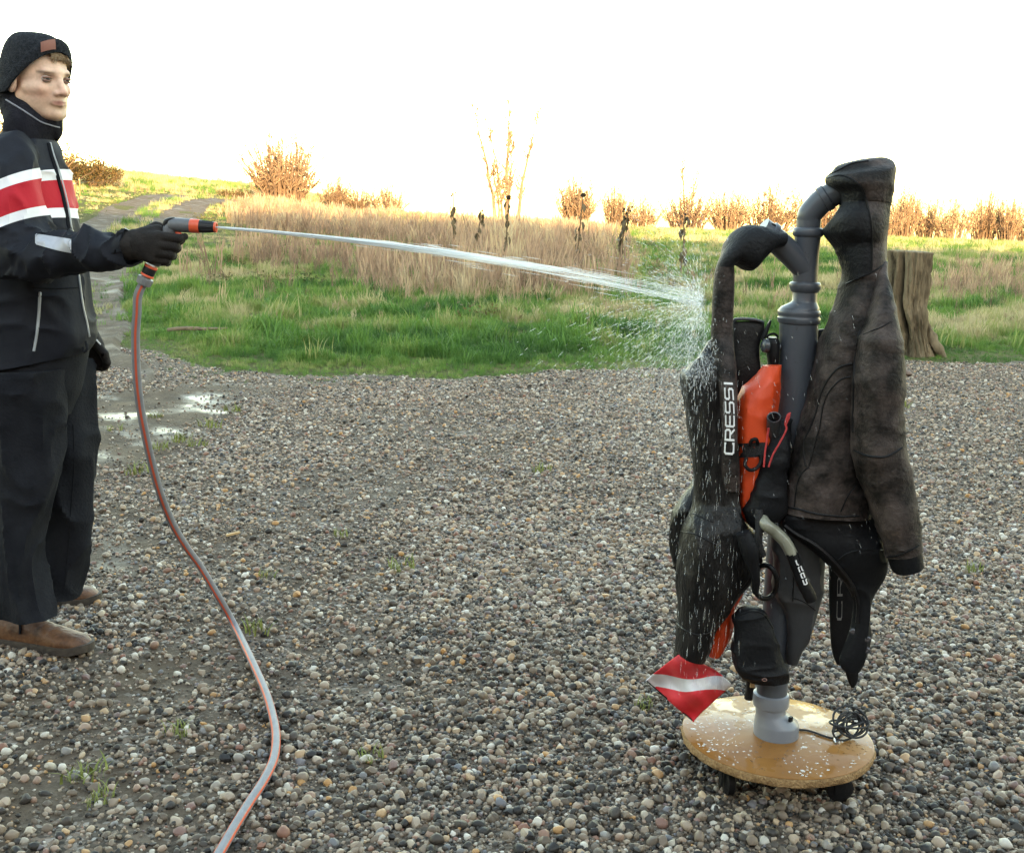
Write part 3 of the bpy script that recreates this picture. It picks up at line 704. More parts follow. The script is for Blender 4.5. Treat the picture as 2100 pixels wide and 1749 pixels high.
# ------------------------------------------------------------------ the farm building behind the camera that keeps the yard in shade
e = empty('barn', (8, -14, 0), 'long brick barn with a pitched tiled roof behind the yard', 'building')
BX0, BX1, BY0, BY1, HE, HR = -30, 48, -19, -9, 4.6, 9.3
brick = mat('barn_brick', (.20, .09, .06), .9, (.30, .15, .10), 3)
cx_ = (BX0 + BX1) / 2
for nm, c_, s_ in (('wall', (cx_, BY1, HE / 2), (BX1 - BX0, .3, HE)), ('wall', (cx_, BY0, HE / 2), (BX1 - BX0, .3, HE))):
    v, f = box(c_, s_); mesh_obj(nm, v, f, brick, e, False)
ym = (BY0 + BY1) / 2
for xx in (BX0, BX1):
    V = [(xx + s_, y_, z_) for s_ in (-.15, .15) for y_, z_ in ((BY0 + .16, 0), (BY1 - .16, 0), (BY1 - .16, HE), (ym, HR - .2), (BY0 + .16, HE))]
    mesh_obj('gable_wall', V, [(0, 1, 2, 3, 4), (9, 8, 7, 6, 5)] + [(i, i + 5, (i + 1) % 5 + 5, (i + 1) % 5) for i in range(5)], brick, e, False)
rm = mat('barn_tiles', (.22, .09, .06), .85, (.30, .14, .09), 5)
for sgn, yy in ((-1, BY0 - .5), (1, BY1 + .5)):
    V = [(BX0 - .5, yy, HE - .3), (BX1 + .5, yy, HE - .3), (BX1 + .5, ym, HR), (BX0 - .5, ym, HR)]
    V += [(a_, b_, c_ + .15) for a_, b_, c_ in V]
    mesh_obj('roof', V, [(0, 1, 2, 3), (7, 6, 5, 4), (0, 4, 5, 1), (1, 5, 6, 2), (2, 6, 7, 3), (3, 7, 4, 0)], rm, e, False)
v, f = box((2, BY1 + .17, 1.6), (3.2, .08, 3.2)); mesh_obj('door', v, f, mat('barn_door', (.06, .10, .06), .7, (.08, .13, .08), 4), e, False)
for xx in (-12, -6, 10, 18, 26):
    v, f = box((xx, BY1 + .17, 2.2), (1.2, .06, 1.2)); mesh_obj('window', v, f, mat('barn_glass', (.03, .04, .05), .1), e, False)
# ================================================================== WASHING AND DRYING RACK
RX, RY = 0.66, 2.54
def zr(px, py, Y=RY): return float(at(px, py, Y)[2])
pvc = mat('grey_pvc', (.060, .069, .084), .34, (.072, .081, .096), 8, .04, 200, spec=.4)
pvcl = mat('grey_pvc_pale', (.15, .165, .19), .3, (.175, .19, .215), 8, .04, 200, spec=.4)  # paler grey for the base reducer and the lowest collar
black = mat('black_rubber', (.006, .006, .007), .45, (.010, .010, .011), 30, .15, 160, spec=.16)
neo = mat('smooth_neoprene', (.006, .0065, .008), .55, (.010, .0105, .012), 14, .2, 120, spec=.13)
neod = mat('wet_neoprene', (.0055, .0055, .006), .40, (.026, .024, .023), 34, .5, 110, stretch=(1, 1, .3), stops=(.45, .75), spec=.22)
camo = mat('mottled_neoprene', (.008, .0065, .006), .62, (.082, .063, .058), 15, .35, 140, stops=(.40, .68), detail=9, spec=.2, panel=('panel', [(0.0, (.006, .0065, .008))]))
orange = mat('orange_nylon', (.60, .048, .010), .5, (.70, .068, .016), 9, .15, 30)
board_z = zr(1593, 1505)
rk = empty('drying_rack', (RX, RY, 0), 'grey plastic pipe drying rack on a round chipboard base', 'drying rack')
# base board: laminated top and a rough chipboard edge
BR, BT = .228, .022
topm = mat('board_laminate', (.21, .088, .025), .36, (.28, .13, .042), 6, .08, 30, spec=.14)
N = topm.node_tree; tn = N.nodes.new('ShaderNodeTexNoise'); tn.inputs['Scale'].default_value = 13; tn.inputs['Detail'].default_value = 2
tc_ = N.nodes.new('ShaderNodeTexCoord'); N.links.new(tc_.outputs['Object'], tn.inputs['Vector']); rr_ = N.nodes.new('ShaderNodeValToRGB')      # wet and dry areas of the varnished board
rr_.color_ramp.elements[0].position = .47; rr_.color_ramp.elements[1].position = .53; rr_.color_ramp.elements[0].color = (.42, .42, .42, 1); rr_.color_ramp.elements[1].color = (.12, .12, .12, 1)
N.links.new(tn.outputs[0], rr_.inputs[0]); N.links.new(rr_.outputs[0], N.nodes['Principled BSDF'].inputs['Roughness'])
edgem = mat('chipboard_edge', (.19, .10, .038), .9, (.36, .22, .10), 160, .7, 240)
v, f = lathe([(BR - .004, 0), (BR, .004), (BR, BT - .004), (BR - .002, BT - .001)], (RX, RY, board_z - BT), n=128)
v[:, :2] += (v[:, :2] - [RX, RY]) * (.012 * fbm(v, 60, 3, 3))[:, None]
bb = mesh_obj('base_board', v, f, edgem, rk)
v, f = lathe([(BR - .0035, 0), (BR - .0028, .0012), (BR - .005, .0022)], (RX, RY, board_z - .0012), n=128); mesh_obj('laminate_top', v, f, topm, bb)
for k in range(4):
    a = R(38 + 90 * k); c = np.array([RX + .172 * math.cos(a), RY + .172 * math.sin(a), 0]); cs = None
    v, f = box((c[0], c[1], board_z - BT - .004), (.055, .055, .006)); cs = mesh_obj('caster', v, f, black, rk, False)
    hh = board_z - BT - .007; yaw = a + 1.0; dx = np.array([math.cos(yaw), math.sin(yaw), 0]); sx = np.array([-dx[1], dx[0], 0])
    wr_ = (hh - .008) / 2; wc = np.array([c[0], c[1], wr_ + .004]) + dx * .012
    v, f = lathe([(wr_ * .75, -.011), (wr_, -.007), (wr_, .007), (wr_ * .75, .011)], wc, sx, 24); mesh_obj('wheel', v, f, black, cs)
    for s_ in (-1, 1):
        v, f = box(wc + sx * s_ * .015 + np.array([-.004, 0, .012]), (.022, .003, hh * .55), yaw); mesh_obj('fork', v, f, black, cs, False)
# pipes, bottom to top: (x centre, y px, radius)
def seg(name, rows, mat_=pvc, n=48, Y=RY):
    """rows: (px centre, py, radius m)"""
    C = np.array([at(px, py, Y) for px, py, r in rows]); r = np.array([q[2] for q in rows]); a = np.linspace(0, 2 * np.pi, n, endpoint=False)
    V = np.concatenate([C[i] + r[i] * np.stack([np.cos(a), np.sin(a), 0 * a], 1) for i in range(len(rows))])
    return mesh_obj(name, V, ringfaces(len(rows), n), mat_, rk)
seg('base_reducer', [(1590.5, 1514, .0535), (1591, 1507, .0535), (1592.5, 1482, .0535), (1592, 1478, .052), (1584, 1463, .039), (1580.5, 1458, .0365), (1581, 1440, .0365)], pvcl)
seg('collar', [(1580.5, 1446, .0380), (1580.6, 1444, .0425), (1580.7, 1436, .0435), (1581, 1427, .0435), (1581.2, 1421, .0418), (1581.3, 1419, .0375)], pvcl)
seg('main_pipe', [(1581, 1446, .0362), (1584, 1400, .0362), (1597, 1250, .0375), (1621, 950, .0405), (1631, 800, .0415), (1635, 730, .042), (1637.5, 690, .043), (1638, 655, .043)])
seg('collar', [(1638, 664, .0432), (1638, 661, .0468), (1638.3, 652, .0478), (1638.4, 650, .0462), (1638.5, 646, .0462), (1638.7, 643, .0478), (1638.8, 638, .0474), (1639, 635, .045)])
seg('reducer', [(1639, 640, .0445), (1639, 634, .0440), (1641, 630, .042), (1648.5, 621, .0295), (1650, 617, .0275), (1650.5, 592, .0272)])
seg('collar', [(1650.3, 600, .0275), (1650.5, 597, .031), (1651, 590, .0345), (1651, 583, .035), (1651.3, 580, .0335), (1651.4, 578, .029)])
seg('branch_body', [(1651, 588, .0272), (1652, 560, .0272), (1654, 520, .0275), (1656, 490, .0285), (1657, 478, .029)])
seg('collar', [(1656.7, 486, .0295), (1656.8, 483, .0328), (1657, 478, .0338), (1657.3, 471, .0335), (1657.5, 468, .031), (1657.6, 467, .028)])
A = [at(1653, 556, RY), at(1640, 541, RY - .004), at(1617, 517, RY - .008), at(1592, 494, RY - .012), at(1560, 470, RY - .016)]
v, f = tube(A, [.0262, .0262, .0268, .0272, .0272], 40, 30); mesh_obj('branch_arm', v, f, pvc, rk)
v, f = lathe([(.0285, -.006), (.031, -.004), (.031, .006), (.0285, .008)], at(1580, 484, RY - .014), A[4] - A[3], 40); mesh_obj('collar', v, f, pvc, rk)
E1 = [at(1657.5, 474, RY), at(1659, 452, RY), at(1661, 440, RY - .002), at(1674, 424, RY - .006), at(1686, 412, RY - .010), at(1700, 403, RY - .014), at(1722, 390, RY - .02), at(1745, 377, RY - .02)]
v, f = tube(E1, [.0268, .0268, .0268, .0272, .0272, .0272, .0272, .0272], 40, 60); mesh_obj('elbow', v, f, pvc, rk)
v, f = lathe([(.0275, -.008), (.0300, -.006), (.0300, .006), (.0275, .008)], at(1693, 407, RY - .012), E1[5] - E1[4], 40); mesh_obj('collar', v, f, pvc, rk)
for px, sg in ((1588, -1), (1672, 1)):                       # pegs on both sides of the pipe
    v, f = lathe([(.009, 0), (.009, .022), (.015, .025), (.0165, .03), (.015, .038), (.009, .042)], at(1632, 712, RY) + np.array([sg * .040, -.012, 0]), (sg, -.15, .1), 28); mesh_obj('peg', v, f, mat('peg_plastic', (.05, .06, .07), .25), rk)
v, f = box(at(1621.5, 1474, RY - .03) , (.010, .006, .012), R(40)); mesh_obj('vent_slot', v, f, black, rk, False)

# ------------------------------------------------------------------ garments
def pip(x, y, poly):
    n = len(poly); ins = np.zeros(len(x), bool); j = n - 1
    for i in range(n):
        (xi, yi), (xj, yj) = poly[i], poly[j]
        ins ^= ((yi > y) != (yj > y)) & (x < (xj - xi) * (y - yi) / ((yj - yi) + 1e-12) + xi); j = i
    return ins
def panel_attr(o, poly, name='panel'):
    """signed picture distance to a traced panel's outline, stored on the vertices so that its edge stays crisp"""
    C = np.array([v.co[:] for v in o.data.vertices]); x, y = proj(C); s = np.where(pip(x, y, poly), 1.0, -1.0); best = np.full(len(x), 1e9)
    for (x0, y0), (x1, y1) in zip(poly, poly[1:] + poly[:1]):
        dx, dy = x1 - x0, y1 - y0; t = np.clip(((x - x0) * dx + (y - y0) * dy) / (dx * dx + dy * dy + 1e-9), 0, 1); best = np.minimum(best, np.hypot(x - x0 - t * dx, y - y0 - t * dy))
    a = o.data.attributes.new(name, 'FLOAT', 'POINT'); a.data.foreach_set('value', (s * best).astype(np.float32))
def bvh(o): return BVHTree.FromPolygons([v.co[:] for v in o.data.vertices], [tuple(p.vertices) for p in o.data.polygons])
def onto(tree, px, py, off=.0015):
    d = Vector(ray(px, py)).normalized(); h = tree.ray_cast(Vector(CAM), d)
    return None if h[0] is None else np.array(h[0] - d * off)
def seam(name, tree, pts, conv, parent, mat_, r=.0022, n=40, off=.0005):
    q = cr(np.array([conv(*p) for p in pts]), n); P = [onto(tree, a, b, off) for a, b in q]; P = [p for p in P if p is not None]
    if len(P) < 4: return None
    P = np.array(P)
    for _ in range(2): P[1:-1] = (P[:-2] + 2 * P[1:-1] + P[2:]) / 4
    v, f = tube(P, r, 6); return mesh_obj(name, v, f, mat_, parent)
def cap(st, k=.35, e=.45):
    """close a loft's first end softly"""
    a, b, d = st[0]; c = (np.asarray(a) + np.asarray(b)) / 2; a2, b2, _ = st[1]; c2 = (np.asarray(a2) + np.asarray(b2)) / 2
    o = c + (c - c2) / (np.linalg.norm(c - c2) + 1e-9) * k
    return [(o + (np.asarray(a) - c) * .1, o + (np.asarray(b) - c) * .1, d * .1), (c + (o - c) * .75 + (np.asarray(a) - c) * e, c + (o - c) * .75 + (np.asarray(b) - c) * e, d * e)] + list(st)
def rows3(rows, conv): return [(at(*conv(a, b), Y), at(*conv(c, d), Y), h) for a, b, c, d, Y, h in rows]

# --- right: hooded jacket
JY = RY - .075
jk = empty('wetsuit_jacket', at(1760, 1060, JY), 'mottled brown hooded wetsuit jacket hanging from the bent pipe top', 'wetsuit jacket')
rows = [(1150, 170, 1478, 112, JY + .03, .06), (1122, 197, 1499, 152, JY + .03, .085), (1130, 240, 1483, 225, JY + .03, .095), (1190, 285, 1463, 292, JY + .03, .088), (1205, 350, 1455, 360, JY + .03, .082),
        (1160, 412, 1450, 420, JY + .025, .082), (1122, 465, 1446, 470, JY + .02, .085), (1133, 528, 1441, 530, JY + .015, .082), (1190, 600, 1442, 600, JY + .01, .07), (1218, 690, 1450, 690, JY, .062),
        (1226, 780, 1458, 775, JY, .062), (1203, 860, 1465, 860, JY, .068), (1150, 1010, 1470, 1000, JY, .076), (1100, 1130, 1460, 1130, JY, .080), (1055, 1280, 1400, 1280, JY, .076), (1008, 1450, 1350, 1450, JY, .070),
        (965, 1600, 1330, 1600, JY, .066), (915, 1800, 1335, 1800, JY, .064), (893, 1950, 1350, 1950, JY, .064), (876, 2060, 1372, 2085, JY, .064), (872, 2080, 1375, 2112, JY, .064)]
st = rows3(rows, Z4)
V, F = loft(cap(st, .018, .72), m=200, n=72, p=2.35, wr=.0040, wf=15, seed=4, hollow=.05, rid=.005, rf=10, rstr=(.7, .7, 1.2))
torso = mesh_obj('torso', V, F, camo, jk)
panel = [(1125, 185), (1200, 178), (1275, 212), (1325, 262), (1350, 330), (1375, 450), (1380, 600), (1376, 735), (1300, 768), (1226, 800), (1180, 640), (1090, 520), (1090, 200)]
panel_attr(torso, [Z4(*p) for p in panel]); torso['label'] = 'mottled hood and torso with smooth black face panel'
bt = bvh(torso)
seam('seam', bt, [(1128, 200), (1205, 182), (1275, 212), (1325, 262), (1352, 340), (1376, 450), (1381, 600), (1378, 735)], Z4, jk, black)
seam('seam', bt, [(1232, 800), (1300, 768), (1378, 735), (1448, 690)], Z4, jk, black)
seam('seam', bt, [(1140, 180), (1200, 150), (1270, 118), (1360, 104)], Z4, jk, black)
seam('seam', bt, [(497, 305), (420, 325), (350, 400), (305, 490), (280, 590), (240, 700), (200, 780), (205, 880), (215, 935)], ZJ, jk, black, .0024)
seam('seam', bt, [(490, 385), (430, 400), (360, 470), (320, 560), (300, 690), (270, 790), (235, 930)], ZJ, jk, black, .0018)
seam('seam', bt, [(235, 935), (190, 975), (160, 1050), (145, 1180)], ZJ, jk, black, .0016)
seam('seam', bt, [(72, 1180), (160, 1192), (280, 1222), (420, 1238), (540, 1235)], ZJ, jk, black, .0025)
seam('seam', bt, [(520, 1050), (470, 1120), (430, 1210)], ZJ, jk, black, .0018)
# sleeve
SY = JY - .065
rows = [(1378, 735, 1455, 715, SY + .045, .03), (1352, 900, 1482, 880, SY + .02, .062), (1306, 1080, 1520, 1060, SY, .078), (1275, 1230, 1535, 1200, SY - .006, .082), (1268, 1450, 1541, 1440, SY - .008, .080), (1266, 1615, 1547, 1615, SY - .008, .076),
        (1270, 1755, 1556, 1725, SY - .008, .072), (1318, 1913, 1590, 1903, SY - .008, .066), (1368, 2073, 1615, 2053, SY - .008, .060), (1428, 2213, 1638, 2193, SY - .008, .054), (1466, 2336, 1655, 2286, SY - .008, .050)]
V, F = loft(cap(rows3(rows, Z4), .02, .6), m=140, n=64, p=2.3, wr=.0040, wf=16, seed=14, rid=.006, rf=11, rstr=(.6, .6, 1.3))
sleeve = mesh_obj('sleeve', V, F, camo, jk); bs = bvh(sleeve)
rows = [(1468, 2330, 1650, 2278, SY - .008, .0475), (1476, 2350, 1653, 2296, SY - .008, .0475), (1490, 2395, 1660, 2345, SY - .008, .046), (1502, 2428, 1664, 2378, SY - .008, .045)]
V, F = loft(rows3(rows, Z4), m=30, n=56, p=2.3, wr=.0012, wf=20, seed=5, hollow=.06, cap0=False); mesh_obj('cuff', V, F, neo, sleeve)
seam('seam', bs, [(1468, 890), (1530, 880), (1600, 850), (1648, 825)], Z5, sleeve, black, .0024)
seam('seam', bs, [(1278, 285), (1330, 310), (1400, 323), (1470, 318), (1550, 272)], Z5, sleeve, black, .0026)
seam('seam', bs, [(1372, 760), (1350, 920), (1305, 1095), (1282, 1240), (1276, 1450), (1272, 1640)], Z4, sleeve, black, .0028)
seam('seam', bs, [(1330, 1085), (1390, 1060), (1440, 1040), (1490, 1010)], Z4, sleeve, black, .0012)
# black hem and tail flap
TY = JY - .012
rows = [(868, 612, 1385, 640, TY + .012, 0.0435), (860, 660, 1405, 700, TY + .012, 0.0449), (885, 725, 1432, 780, TY + .008, 0.0435), (985, 800, 1455, 860, TY, 0.0408), (1085, 880, 1470, 940, TY, 0.0381), (1180, 980, 1455, 1010, TY, 0.0306), (1250, 1060, 1420, 1070, TY, 0.0245), (1290, 1150, 1378, 1150, TY, 0.0204),
        (1288, 1250, 1370, 1250, TY, 0.0190), (1240, 1380, 1382, 1340, TY, 0.0190), (1215, 1470, 1345, 1450, TY, 0.0163), (1232, 1525, 1290, 1530, TY, 0.0082)]
V, F = loft(rows3(rows, Z5), m=110, n=56, p=2.3, wr=.0025, wf=12, seed=24, rid=.008, rf=10, rstr=(1, 1, .6)); tail = mesh_obj('tail_flap', V, F, neo, jk); btl = bvh(tail)
seam('piping', btl, [(885, 712), (960, 765), (1050, 815), (1140, 890), (1215, 975), (1275, 1060), (1303, 1150), (1298, 1260)], Z5, tail, black, .005, off=.002)
seam('seam', btl, [(1190, 905), (1240, 870), (1320, 850), (1440, 850)], Z5, tail, black, .002)
for x_, y_ in ((1357, 1355), (1352, 1415), (1272, 1310)):
    p = onto(btl, *Z5(x_, y_), 0)
    if p is not None:
        v, f = lathe([(.0075, -.001), (.0075, .002), (.005, .0035), (.002, .003)], p, -ray(*Z5(x_, y_)), 18); mesh_obj('snap_button', v, f, mat('snap', (.05, .05, .055), .2, metal=.4), tail)

# --- left: wetsuit trousers whose hood-like top hangs over the branch
LY = RY - .05
wt = empty('wetsuit', at(1440, 1200, LY), 'wet black wetsuit with white lettering being sprayed on the branch arm', 'wetsuit')
rows = [(893, 505, 882, 578, RY - .02, .036), (872, 500, 858, 590, RY - .02, .040), (830, 494, 800, 602, RY - .025, .044), (760, 474, 752, 655, RY - .03, .052), (690, 468, 690, 722, RY - .035, .056), (632, 488, 638, 702, RY - .04, .052), (588, 540, 605, 682, RY - .045, .044),
        (540, 625, 590, 686, RY - .05, .036), (503, 700, 593, 722, LY, .03), (487, 780, 598, 800, LY, .027), (475, 950, 600, 950, LY, .026), (472, 1100, 599, 1100, LY, .027), (488, 1220, 600, 1220, LY - .02, .028), (505, 1330, 604, 1330, LY - .035, .028), (520, 1420, 608, 1420, LY - .042, .028), (528, 1600, 614, 1600, LY - .044, .028), (532, 1800, 620, 1800, LY - .042, .026), (540, 1950, 624, 1950, LY - .032, .022)]
st = rows3(rows, Z4)
V, F = loft(st, m=170, n=48, p=2.4, wr=.0028, wf=18, seed=31)
strap = mesh_obj('hooded_strap', V, F, camo, wt); panel_attr(strap, [Z4(*p) for p in ((900, 440), (640, 440), (590, 530), (540, 620), (500, 700), (600, 705), (700, 760), (920, 650))])
bst = bvh(strap); strap['label'] = 'long narrow strap with a black hood end'
v, f = tube([at(*Z4(785, 478), RY - .03), at(*Z4(815, 470), RY - .028), at(*Z4(840, 488), RY - .02), at(*Z4(848, 500), RY - .01)], .006, 10, 20); mesh_obj('hood_rim', v, f, black, wt)
rows = [(440, 1150, 490, 1130, LY + .02, 0.0144), (395, 1225, 530, 1200, LY + .01, 0.0288), (345, 1275, 570, 1270, LY, 0.0396), (312, 1310, 590, 1330, LY, 0.0468), (318, 1400, 600, 1420, LY, 0.0504), (332, 1500, 604, 1500, LY, 0.0518), (345, 1620, 610, 1620, LY, 0.0526), (372, 1750, 615, 1750, LY, 0.0526), (381, 1900, 624, 1900, LY, 0.0518), (378, 2020, 634, 2030, LY, 0.0540),
        (360, 2095, 645, 2110, LY - .005, 0.0590), (312, 2185, 700, 2200, LY - .01, 0.0662), (282, 2300, 735, 2310, LY - .012, 0.0706), (266, 2430, 720, 2430, LY - .012, 0.0691), (268, 2550, 640, 2540, LY - .012, 0.0634), (270, 2650, 560, 2650, LY - .012, 0.0562), (262, 2750, 505, 2740, LY - .012, 0.0504), (255, 2850, 470, 2860, LY - .012, 0.0461), (262, 2880, 436, 2930, LY - .012, 0.0418)]
V, F = loft(cap(rows3(rows, Z4), .01, .5), m=170, n=72, p=2.2, wr=.0060, wf=13, seed=41, rid=.008, rf=9, rstr=(1.2, 1, .5), hollow=.04)
body = mesh_obj('body', V, F, neod, wt); bb_ = bvh(body)
seam('seam', bb_, [(362, 640), (420, 665), (480, 690)], Z5, wt, black, .002); seam('seam', bb_, [(300, 745), (380, 760), (460, 800), (520, 830)], Z5, wt, black, .002)
seam('seam', bb_, [(270, 1260), (320, 1300), (400, 1330), (480, 1310)], Z5, wt, black, .002)
rows = [(385, 440, 430, 470, LY + .06, .02), (300, 560, 420, 600, LY + .06, .035), (248, 660, 420, 680, LY + .06, .04), (232, 740, 400, 760, LY + .06, .042), (240, 860, 380, 880, LY + .06, .04), (268, 960, 380, 980, LY + .06, .035), (290, 1120, 380, 1120, LY + .06, .03), (285, 1350, 360, 1350, LY + .06, .024), (266, 1440, 310, 1450, LY + .055, .014), (268, 1500, 276, 1500, LY + .05, .005)]
V, F = loft(rows3(rows, Z5), m=80, n=40, wr=.004, wf=16, seed=51, rid=.01, rf=12, rstr=(1.3, 1, .45)); mesh_obj('folded_leg', V, F, neod, wt)

# lettering: square strokes laid on the surface
FONT = {'C': [[(1, .95), (1, 1), (.15, 1), (0, .85), (0, .15), (.15, 0), (1, 0), (1, .1)]], 'R': [[(0, 0), (0, 1), (.85, 1), (1, .85), (1, .6), (.85, .45), (0, .45)], [(.5, .45), (1, 0)]],
        'E': [[(1, 1), (.12, 1), (0, .88), (0, .12), (.12, 0), (1, 0)], [(0, .5), (.95, .5)]], 'S': [[(1, 1), (.12, 1), (0, .88), (0, .6), (.12, .5), (.88, .5), (1, .4), (1, .12), (.88, 0), (0, 0)]],
        'I': [[(.5, 0), (.5, 1)]], 'A': [[(0, 0), (0, .85), (.15, 1), (.85, 1), (1, .85), (1, 0)], [(0, .42), (1, .42)]],
        'e': [[(1, .0), (.12, 0), (0, .12), (0, .88), (.12, 1), (.88, 1), (1, .88), (1, .5), (0, .5)]], 'a': [[(0, 1), (.88, 1), (1, .88), (1, 0), (.12, 0), (0, .12), (0, .42), (.12, .52), (1, .52)]]}
def strokes(word, w, gap, th):
    out = []; x = 0
    for c in word:
        cw = w * (.35 if c == 'I' else 1)
        for pl in FONT[c]:
            P = np.array([(x + (p[0] - (.5 if c == 'I' else 0)) * cw + (cw * .5 if c == 'I' else 0), p[1]) for p in pl]); out.append(P)
        x += cw + gap
    return out, x - gap
def lettering(name, word, fmap, parent, mat_, w=.8, gap=.28, th=.17, asp=1.0):
    """fmap(u in 0..1 along the word, v in 0..1 across) -> point on the surface"""
    S_, tot = strokes(word, w, gap, th); b = MB()
    for P in S_:
        for i in range(len(P) - 1):
            a, c = P[i], P[i + 1]; d = c - a; L_ = np.linalg.norm(d); d /= L_; nn = np.array([-d[1], d[0]]) * th / 2; a = a - d * th * .45; c = c + d * th * .45
            k = max(2, int(L_ / .2)); V = []
            for t in np.linspace(0, 1, k + 1):
                for s_ in (-1, 1):
                    q = a + (c - a) * t + nn * s_; p = fmap(q[0] / tot, q[1])
                    if p is None: V = None; break
                    V.append(p)
                if V is None: break
            if V: b.add(V, [(2 * j, 2 * j + 1, 2 * j + 3, 2 * j + 2) for j in range(k)])
    return b.build(name, mat_, parent, False) if b.n else None
white = mat('white_print', (.72, .73, .74), .5)
L0, L1 = np.array(Z5(565, 305)), np.array(Z4(560, 1352))       # baseline runs upwards along the strap
LM = np.array(Z5(560, 0))
def fm(u, v):
    c = (1 - u) * L0 + u * L1; wd = 18 - 2 * u
    return onto(bst, c[0] + (v - .5) * -wd + wd * .12 + 3 * math.sin(u * 3), c[1] - .06 * (v - .5) * wd, .0022)
lettering('lettering', 'CRESSI', fm, wt, white)

# --- black trouser leg hanging behind the snorkel
PY = RY + .005
tl = empty('wetsuit_trousers', at(1640, 1300, PY), 'smooth black neoprene trouser leg hanging behind the snorkel', 'wetsuit trousers')
rows = [(790, 560, 1090, 600, PY - .05, 0.0248), (800, 700, 1105, 760, PY - .05, 0.0310), (818, 850, 1117, 880, PY - .05, 0.0310), (830, 1000, 1098, 1000, PY - .05, 0.0298), (835, 1100, 1078, 1120, PY - .05, 0.0273), (890, 1200, 1060, 1190, PY - .05, 0.0248), (912, 1310, 1030, 1310, PY - .05, 0.0211), (908, 1420, 985, 1430, PY - .05, 0.0174), (906, 1490, 968, 1497, PY - .05, 0.0136)]
V, F = loft(rows3(rows, Z5), m=90, n=44, p=2.3, wr=.003, wf=12, seed=61, rid=.009, rf=12, rstr=(1.2, 1, .4), hollow=.02); o = mesh_obj('leg', V, F, mat('grey_neoprene', (.020, .022, .025), .48, (.03, .032, .036), 12, .08, 100), tl); b_ = bvh(o)
seam('seam', b_, [(935, 800), (938, 960), (932, 1140)], Z5, tl, black, .0018); seam('seam', b_, [(935, 1120), (1000, 1145), (1060, 1190)], Z5, tl, black, .0018)

# --- neoprene sock in front of the lower pipe
KY = RY - .085
sk = empty('neoprene_sock', at(1560, 1380, KY), 'black neoprene sock with rounded toe hanging above the base', 'sock')
rows = [(622, 1205, 760, 1195, KY, 0.0230), (603, 1240, 800, 1240, KY, 0.0302), (595, 1300, 830, 1300, KY, 0.0346), (590, 1400, 860, 1400, KY, 0.0360), (598, 1480, 884, 1480, KY, 0.0360), (625, 1545, 893, 1540, KY, 0.0331), (690, 1592, 893, 1592, KY, 0.0274)]
V, F = loft(cap(rows3(rows, Z5), .014, .62), m=80, n=44, p=2.3, wr=.0035, wf=18, seed=71, rid=.008, rf=14, hollow=.02); o = mesh_obj('foot', V, F, neo, sk); b_ = bvh(o)
seam('seam', b_, [(640, 1215), (700, 1195), (770, 1215), (830, 1310)], Z5, sk, black, .002)
v, f = tube([at(*Z5(772 + 14 * math.cos(a), 1583 + 7 * math.sin(a)), KY - .04) for a in np.linspace(0, 6.28, 14)], .0008, 5); mesh_obj('logo_mark', v, f, mat('sock_logo', (.25, .13, .11), .6), sk)
rows = [(655, 1440, 720, 1440, KY + .055, .02), (664, 1540, 722, 1540, KY + .055, .018), (668, 1610, 712, 1612, KY + .055, .012), (662, 1665, 706, 1668, KY + .055, .012), (658, 1688, 704, 1690, KY + .055, .013)]
V, F = loft(rows3(rows, Z5), m=30, n=20); kn = mesh_obj('dive_knife', V, F, black); tag(kn, 'black dive knife sheath standing behind the sock on the board', 'dive knife')
V, F = box(at(*Z5(704, 1598), KY + .04), (.010, .006, .024)); mesh_obj('wood_inlay', V, F, mat('inlay_wood', (.4, .26, .13), .6), kn, False)

# --- swim fins
def fin(name, label, rows, Y, letter=None):
    e = empty(name, at(*Z4(rows[-1][0], rows[-1][1]), Y), label, 'swim fin', 'swim fins'); V, F = loft(rows3([(a, b, c, d, Y + y, h) for a, b, c, d, y, h in rows], Z4), m=90, n=32, p=3.2)
    return e, mesh_obj('blade', V, F, black, e)
fe, fb = fin('swim_fin', 'black swim fin hanging between the strap and the main pipe', [(596, 1012, 770, 1010, .05, .004), (592, 1060, 772, 1062, .045, .006), (594, 1150, 745, 1150, .04, .008), (600, 1300, 752, 1290, .03, .010), (612, 1500, 770, 1490, .03, .012), (640, 1750, 780, 1750, .03, .012), (660, 1950, 790, 1950, .03, .010)], RY - .02)
v, f = tube([at(*Z4(x_, y_), RY + .02) for x_, y_ in ((594, 1020), (605, 1002), (650, 997), (720, 1003), (768, 1016))], [.003, .004, .004, .004, .003], 10, 30); mesh_obj('blade_rim', v, f, mat('fin_rim', (.035, .045, .055), .25), fe)
V, F = loft(rows3([(800, 1004, 812, 1006, RY + .0, .006), (780, 1040, 800, 1050, RY, .008), (758, 1090, 780, 1100, RY, .010), (748, 1115, 768, 1120, RY, .008)], Z4), m=24, n=16); mesh_obj('side_rail', V, F, black, fe)
V, F = loft(rows3([(790, 1100, 845, 1100, RY - .01, .02), (782, 1130, 854, 1130, RY - .01, .026), (785, 1190, 852, 1190, RY - .01, .028), (792, 1250, 848, 1250, RY - .01, .026), (770, 1300, 850, 1300, RY - .01, .024)], Z4), m=30, n=28); mesh_obj('foot_pocket', V, F, black, fe)
v, f = tube([at(*Z4(785, 1102), RY - .02), at(*Z4(800, 1085), RY - .025), at(*Z4(830, 1082), RY - .025), at(*Z4(848, 1098), RY - .02)], .0028, 8, 20); mesh_obj('strap_loop', v, f, black, fe)
